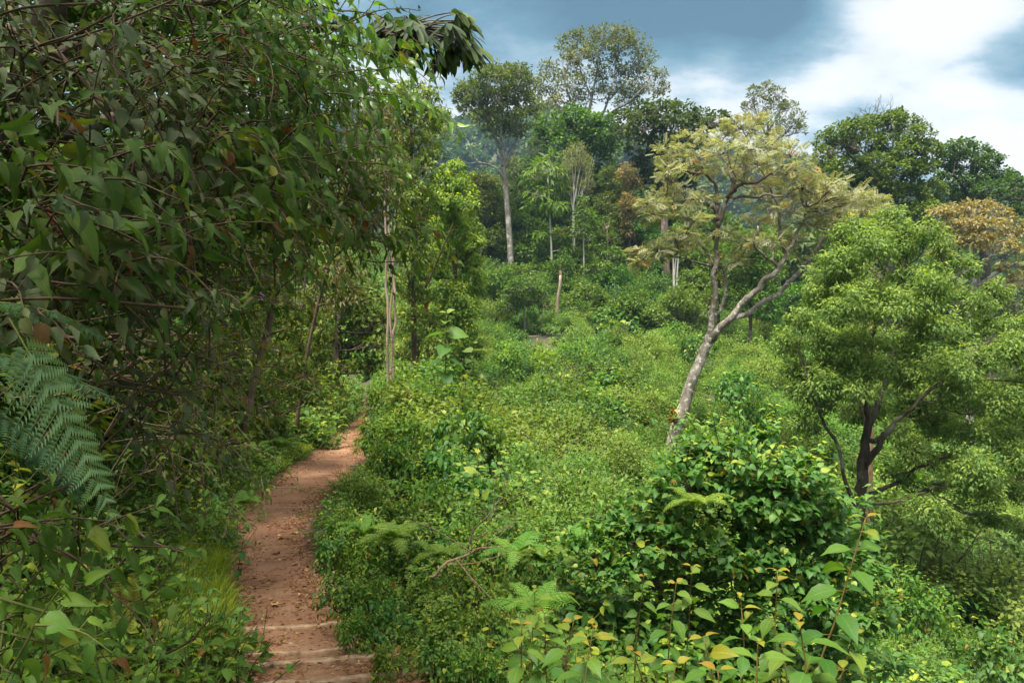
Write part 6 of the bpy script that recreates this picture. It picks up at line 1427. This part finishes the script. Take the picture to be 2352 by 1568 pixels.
# right verge
xx, yy = sd_pts(1500, 2.6, 15, .08, 1.7, 1.5, 1); n = len(xx); sc_ = RNG.uniform(.5, 1.1, n) * np.interp((xx - px(yy)) - pw(yy), [0, .3], [.5, 1])
scatter('verge_herbs', 'low herbs filling the ground on the right of the trail', HERBS, _place(xx, yy), RNG.uniform(0, 6.28, n), .25, sc_, RNG.integers(0, 6, n))

VB = [one_mesh('valley_bush', bush_mesh(430 + i, .9, 1.0, [.07, .08, .066, .085][i % 4], T_W if i % 2 else T_L, cov=2.1, tip=.22, K=40, shoots=20, hang=.4, lump=.36), [B['brown'], M['valley'] if i < 3 else M['valley2']]) for i in range(4)]
VB += [one_mesh('valley_fern', fern_mesh(440 + i, .95, 9, lo=True), [B['green'], M['fern']]) for i in range(2)]
VB += [one_mesh('valley_broadleaf', bush_mesh(470, .8, .9, .13, T_HEART, cov=2.0, tip=.35, K=36, shoots=18, hang=.6, lump=.4), [B['brown'], M['creeper']]), one_mesh('valley_shoots', bush_mesh(471, .7, 1.25, .085, T_OVAL, cov=1.5, tip=.5, K=34, shoots=36, hang=.3, lump=.5), [B['twig'], M['bright']])]
VALC = proto_coll('valley_kinds', VB)
n = 11000; yy = 4.5 + RNG.random(n) ** .7 * 62; xx = RNG.uniform(-.35, .85, n) * yy + RNG.uniform(-1, 1, n)
s = xx - px(yy) - pw(yy); pr_ = np.interp(yy, [4, 12, 30, 64], [1, .9, .6, .42])
k = (s > np.interp(yy, [4, 10, 25, 60], [1.6, 1.5, 1.3, 1.2])) & (RNG.random(n) < pr_ * .60) & ~((yy < 7.5) & (xx > -.1)); xx, yy = xx[k], yy[k]; n = len(xx)
# the clearing with the bench stays open
k = ~((np.abs(xx - bp_[0]) < 1.3) & (yy > 41.0) & (yy < 46.5)); xx, yy = xx[k], yy[k]; n = len(xx)
ix = RNG.choice(8, n, p=[.20, .18, .15, .12, .09, .09, .08, .09])
patch = np.sin(xx * .31 + 1.7 * np.sin(yy * .23)) + np.cos(yy * .27 - xx * .19)          # one kind tends to take over a patch
own = ((patch + 2) / 4 * 7.99).astype(int); ix = np.where(RNG.random(n) < .45, own, ix); sc_ = np.clip(np.exp(RNG.normal(-.18, .36, n)), .4, 1.75) * np.interp(yy, [4, 8, 20, 64], [.55, .7, .95, 1.15])
clump = np.sin(xx * .9 + 2 * np.sin(yy * .35)) * np.cos(yy * .55 + xx * .2); sc_ = sc_ * (1 + .22 * clump); ix = np.where((clump < -.62) & (RNG.random(n) < .6), 3, ix)
scatter('undergrowth', 'sea of leafy undergrowth covering the valley slope', VALC, _place(xx, yy, -.05), RNG.uniform(0, 6.28, n), .12, sc_, ix)
# near hollow in front of the creeper mound, lower right
n = 420; yy = RNG.uniform(3.4, 8.5, n); xx = RNG.uniform(.1, .85, n) * yy; k = (xx - px(yy) > 1.2) & ~((yy < 5.2) & (xx > .35) & (xx < 2.6)); xx, yy = xx[k], yy[k]; n = len(xx)
NB = proto_coll('near_bush_kinds', [one_mesh('near_bush', KINDS['small'][i], [B['brown'], M['herb']]) for i in range(3)] + [one_mesh('near_bush', KINDS['heart'][i], [B['brown'], M['creeper']]) for i in range(2)])
scatter('undergrowth', 'leafy undergrowth filling the hollow around the creeper mound', NB, _place(xx, yy), RNG.uniform(0, 6.28, n), .15, RNG.uniform(.7, 1.25, n), RNG.integers(0, 5, n))
# shrubby bank further along on the left
n = 3600; yy = 4.0 + RNG.random(n) * 56; t = RNG.random(n) ** 1.3 * 9; xx = px(yy) - pw(yy) - np.interp(yy, [6, 14], [.75, .35]) - t
k = (yy > 6) | (t > .8); k &= RNG.random(n) < np.interp(t, [0, 4, 9], [1, .8, .4]); xx, yy = xx[k], yy[k]; n = len(xx); t = (px(yy) - pw(yy) - xx)
TB = proto_coll('thicket_kinds', [one_mesh('thicket_bush', bush_mesh(460 + i, .6, .75, .075, T_L if i % 2 else T_OVAL, cov=1.6, tip=.2, K=36, shoots=12), [B['twig'], M['thicket'] if i else M['deep']]) for i in range(4)])
scatter('undergrowth', 'shrubby undergrowth covering the bank along the left of the trail', TB, _place(xx, yy, -.05), RNG.uniform(0, 6.28, n), .2, RNG.uniform(.5, 1.3, n) * np.interp(t, [.7, 1.6, 5], [.5, 1, 1.5]), RNG.integers(0, 4, n))
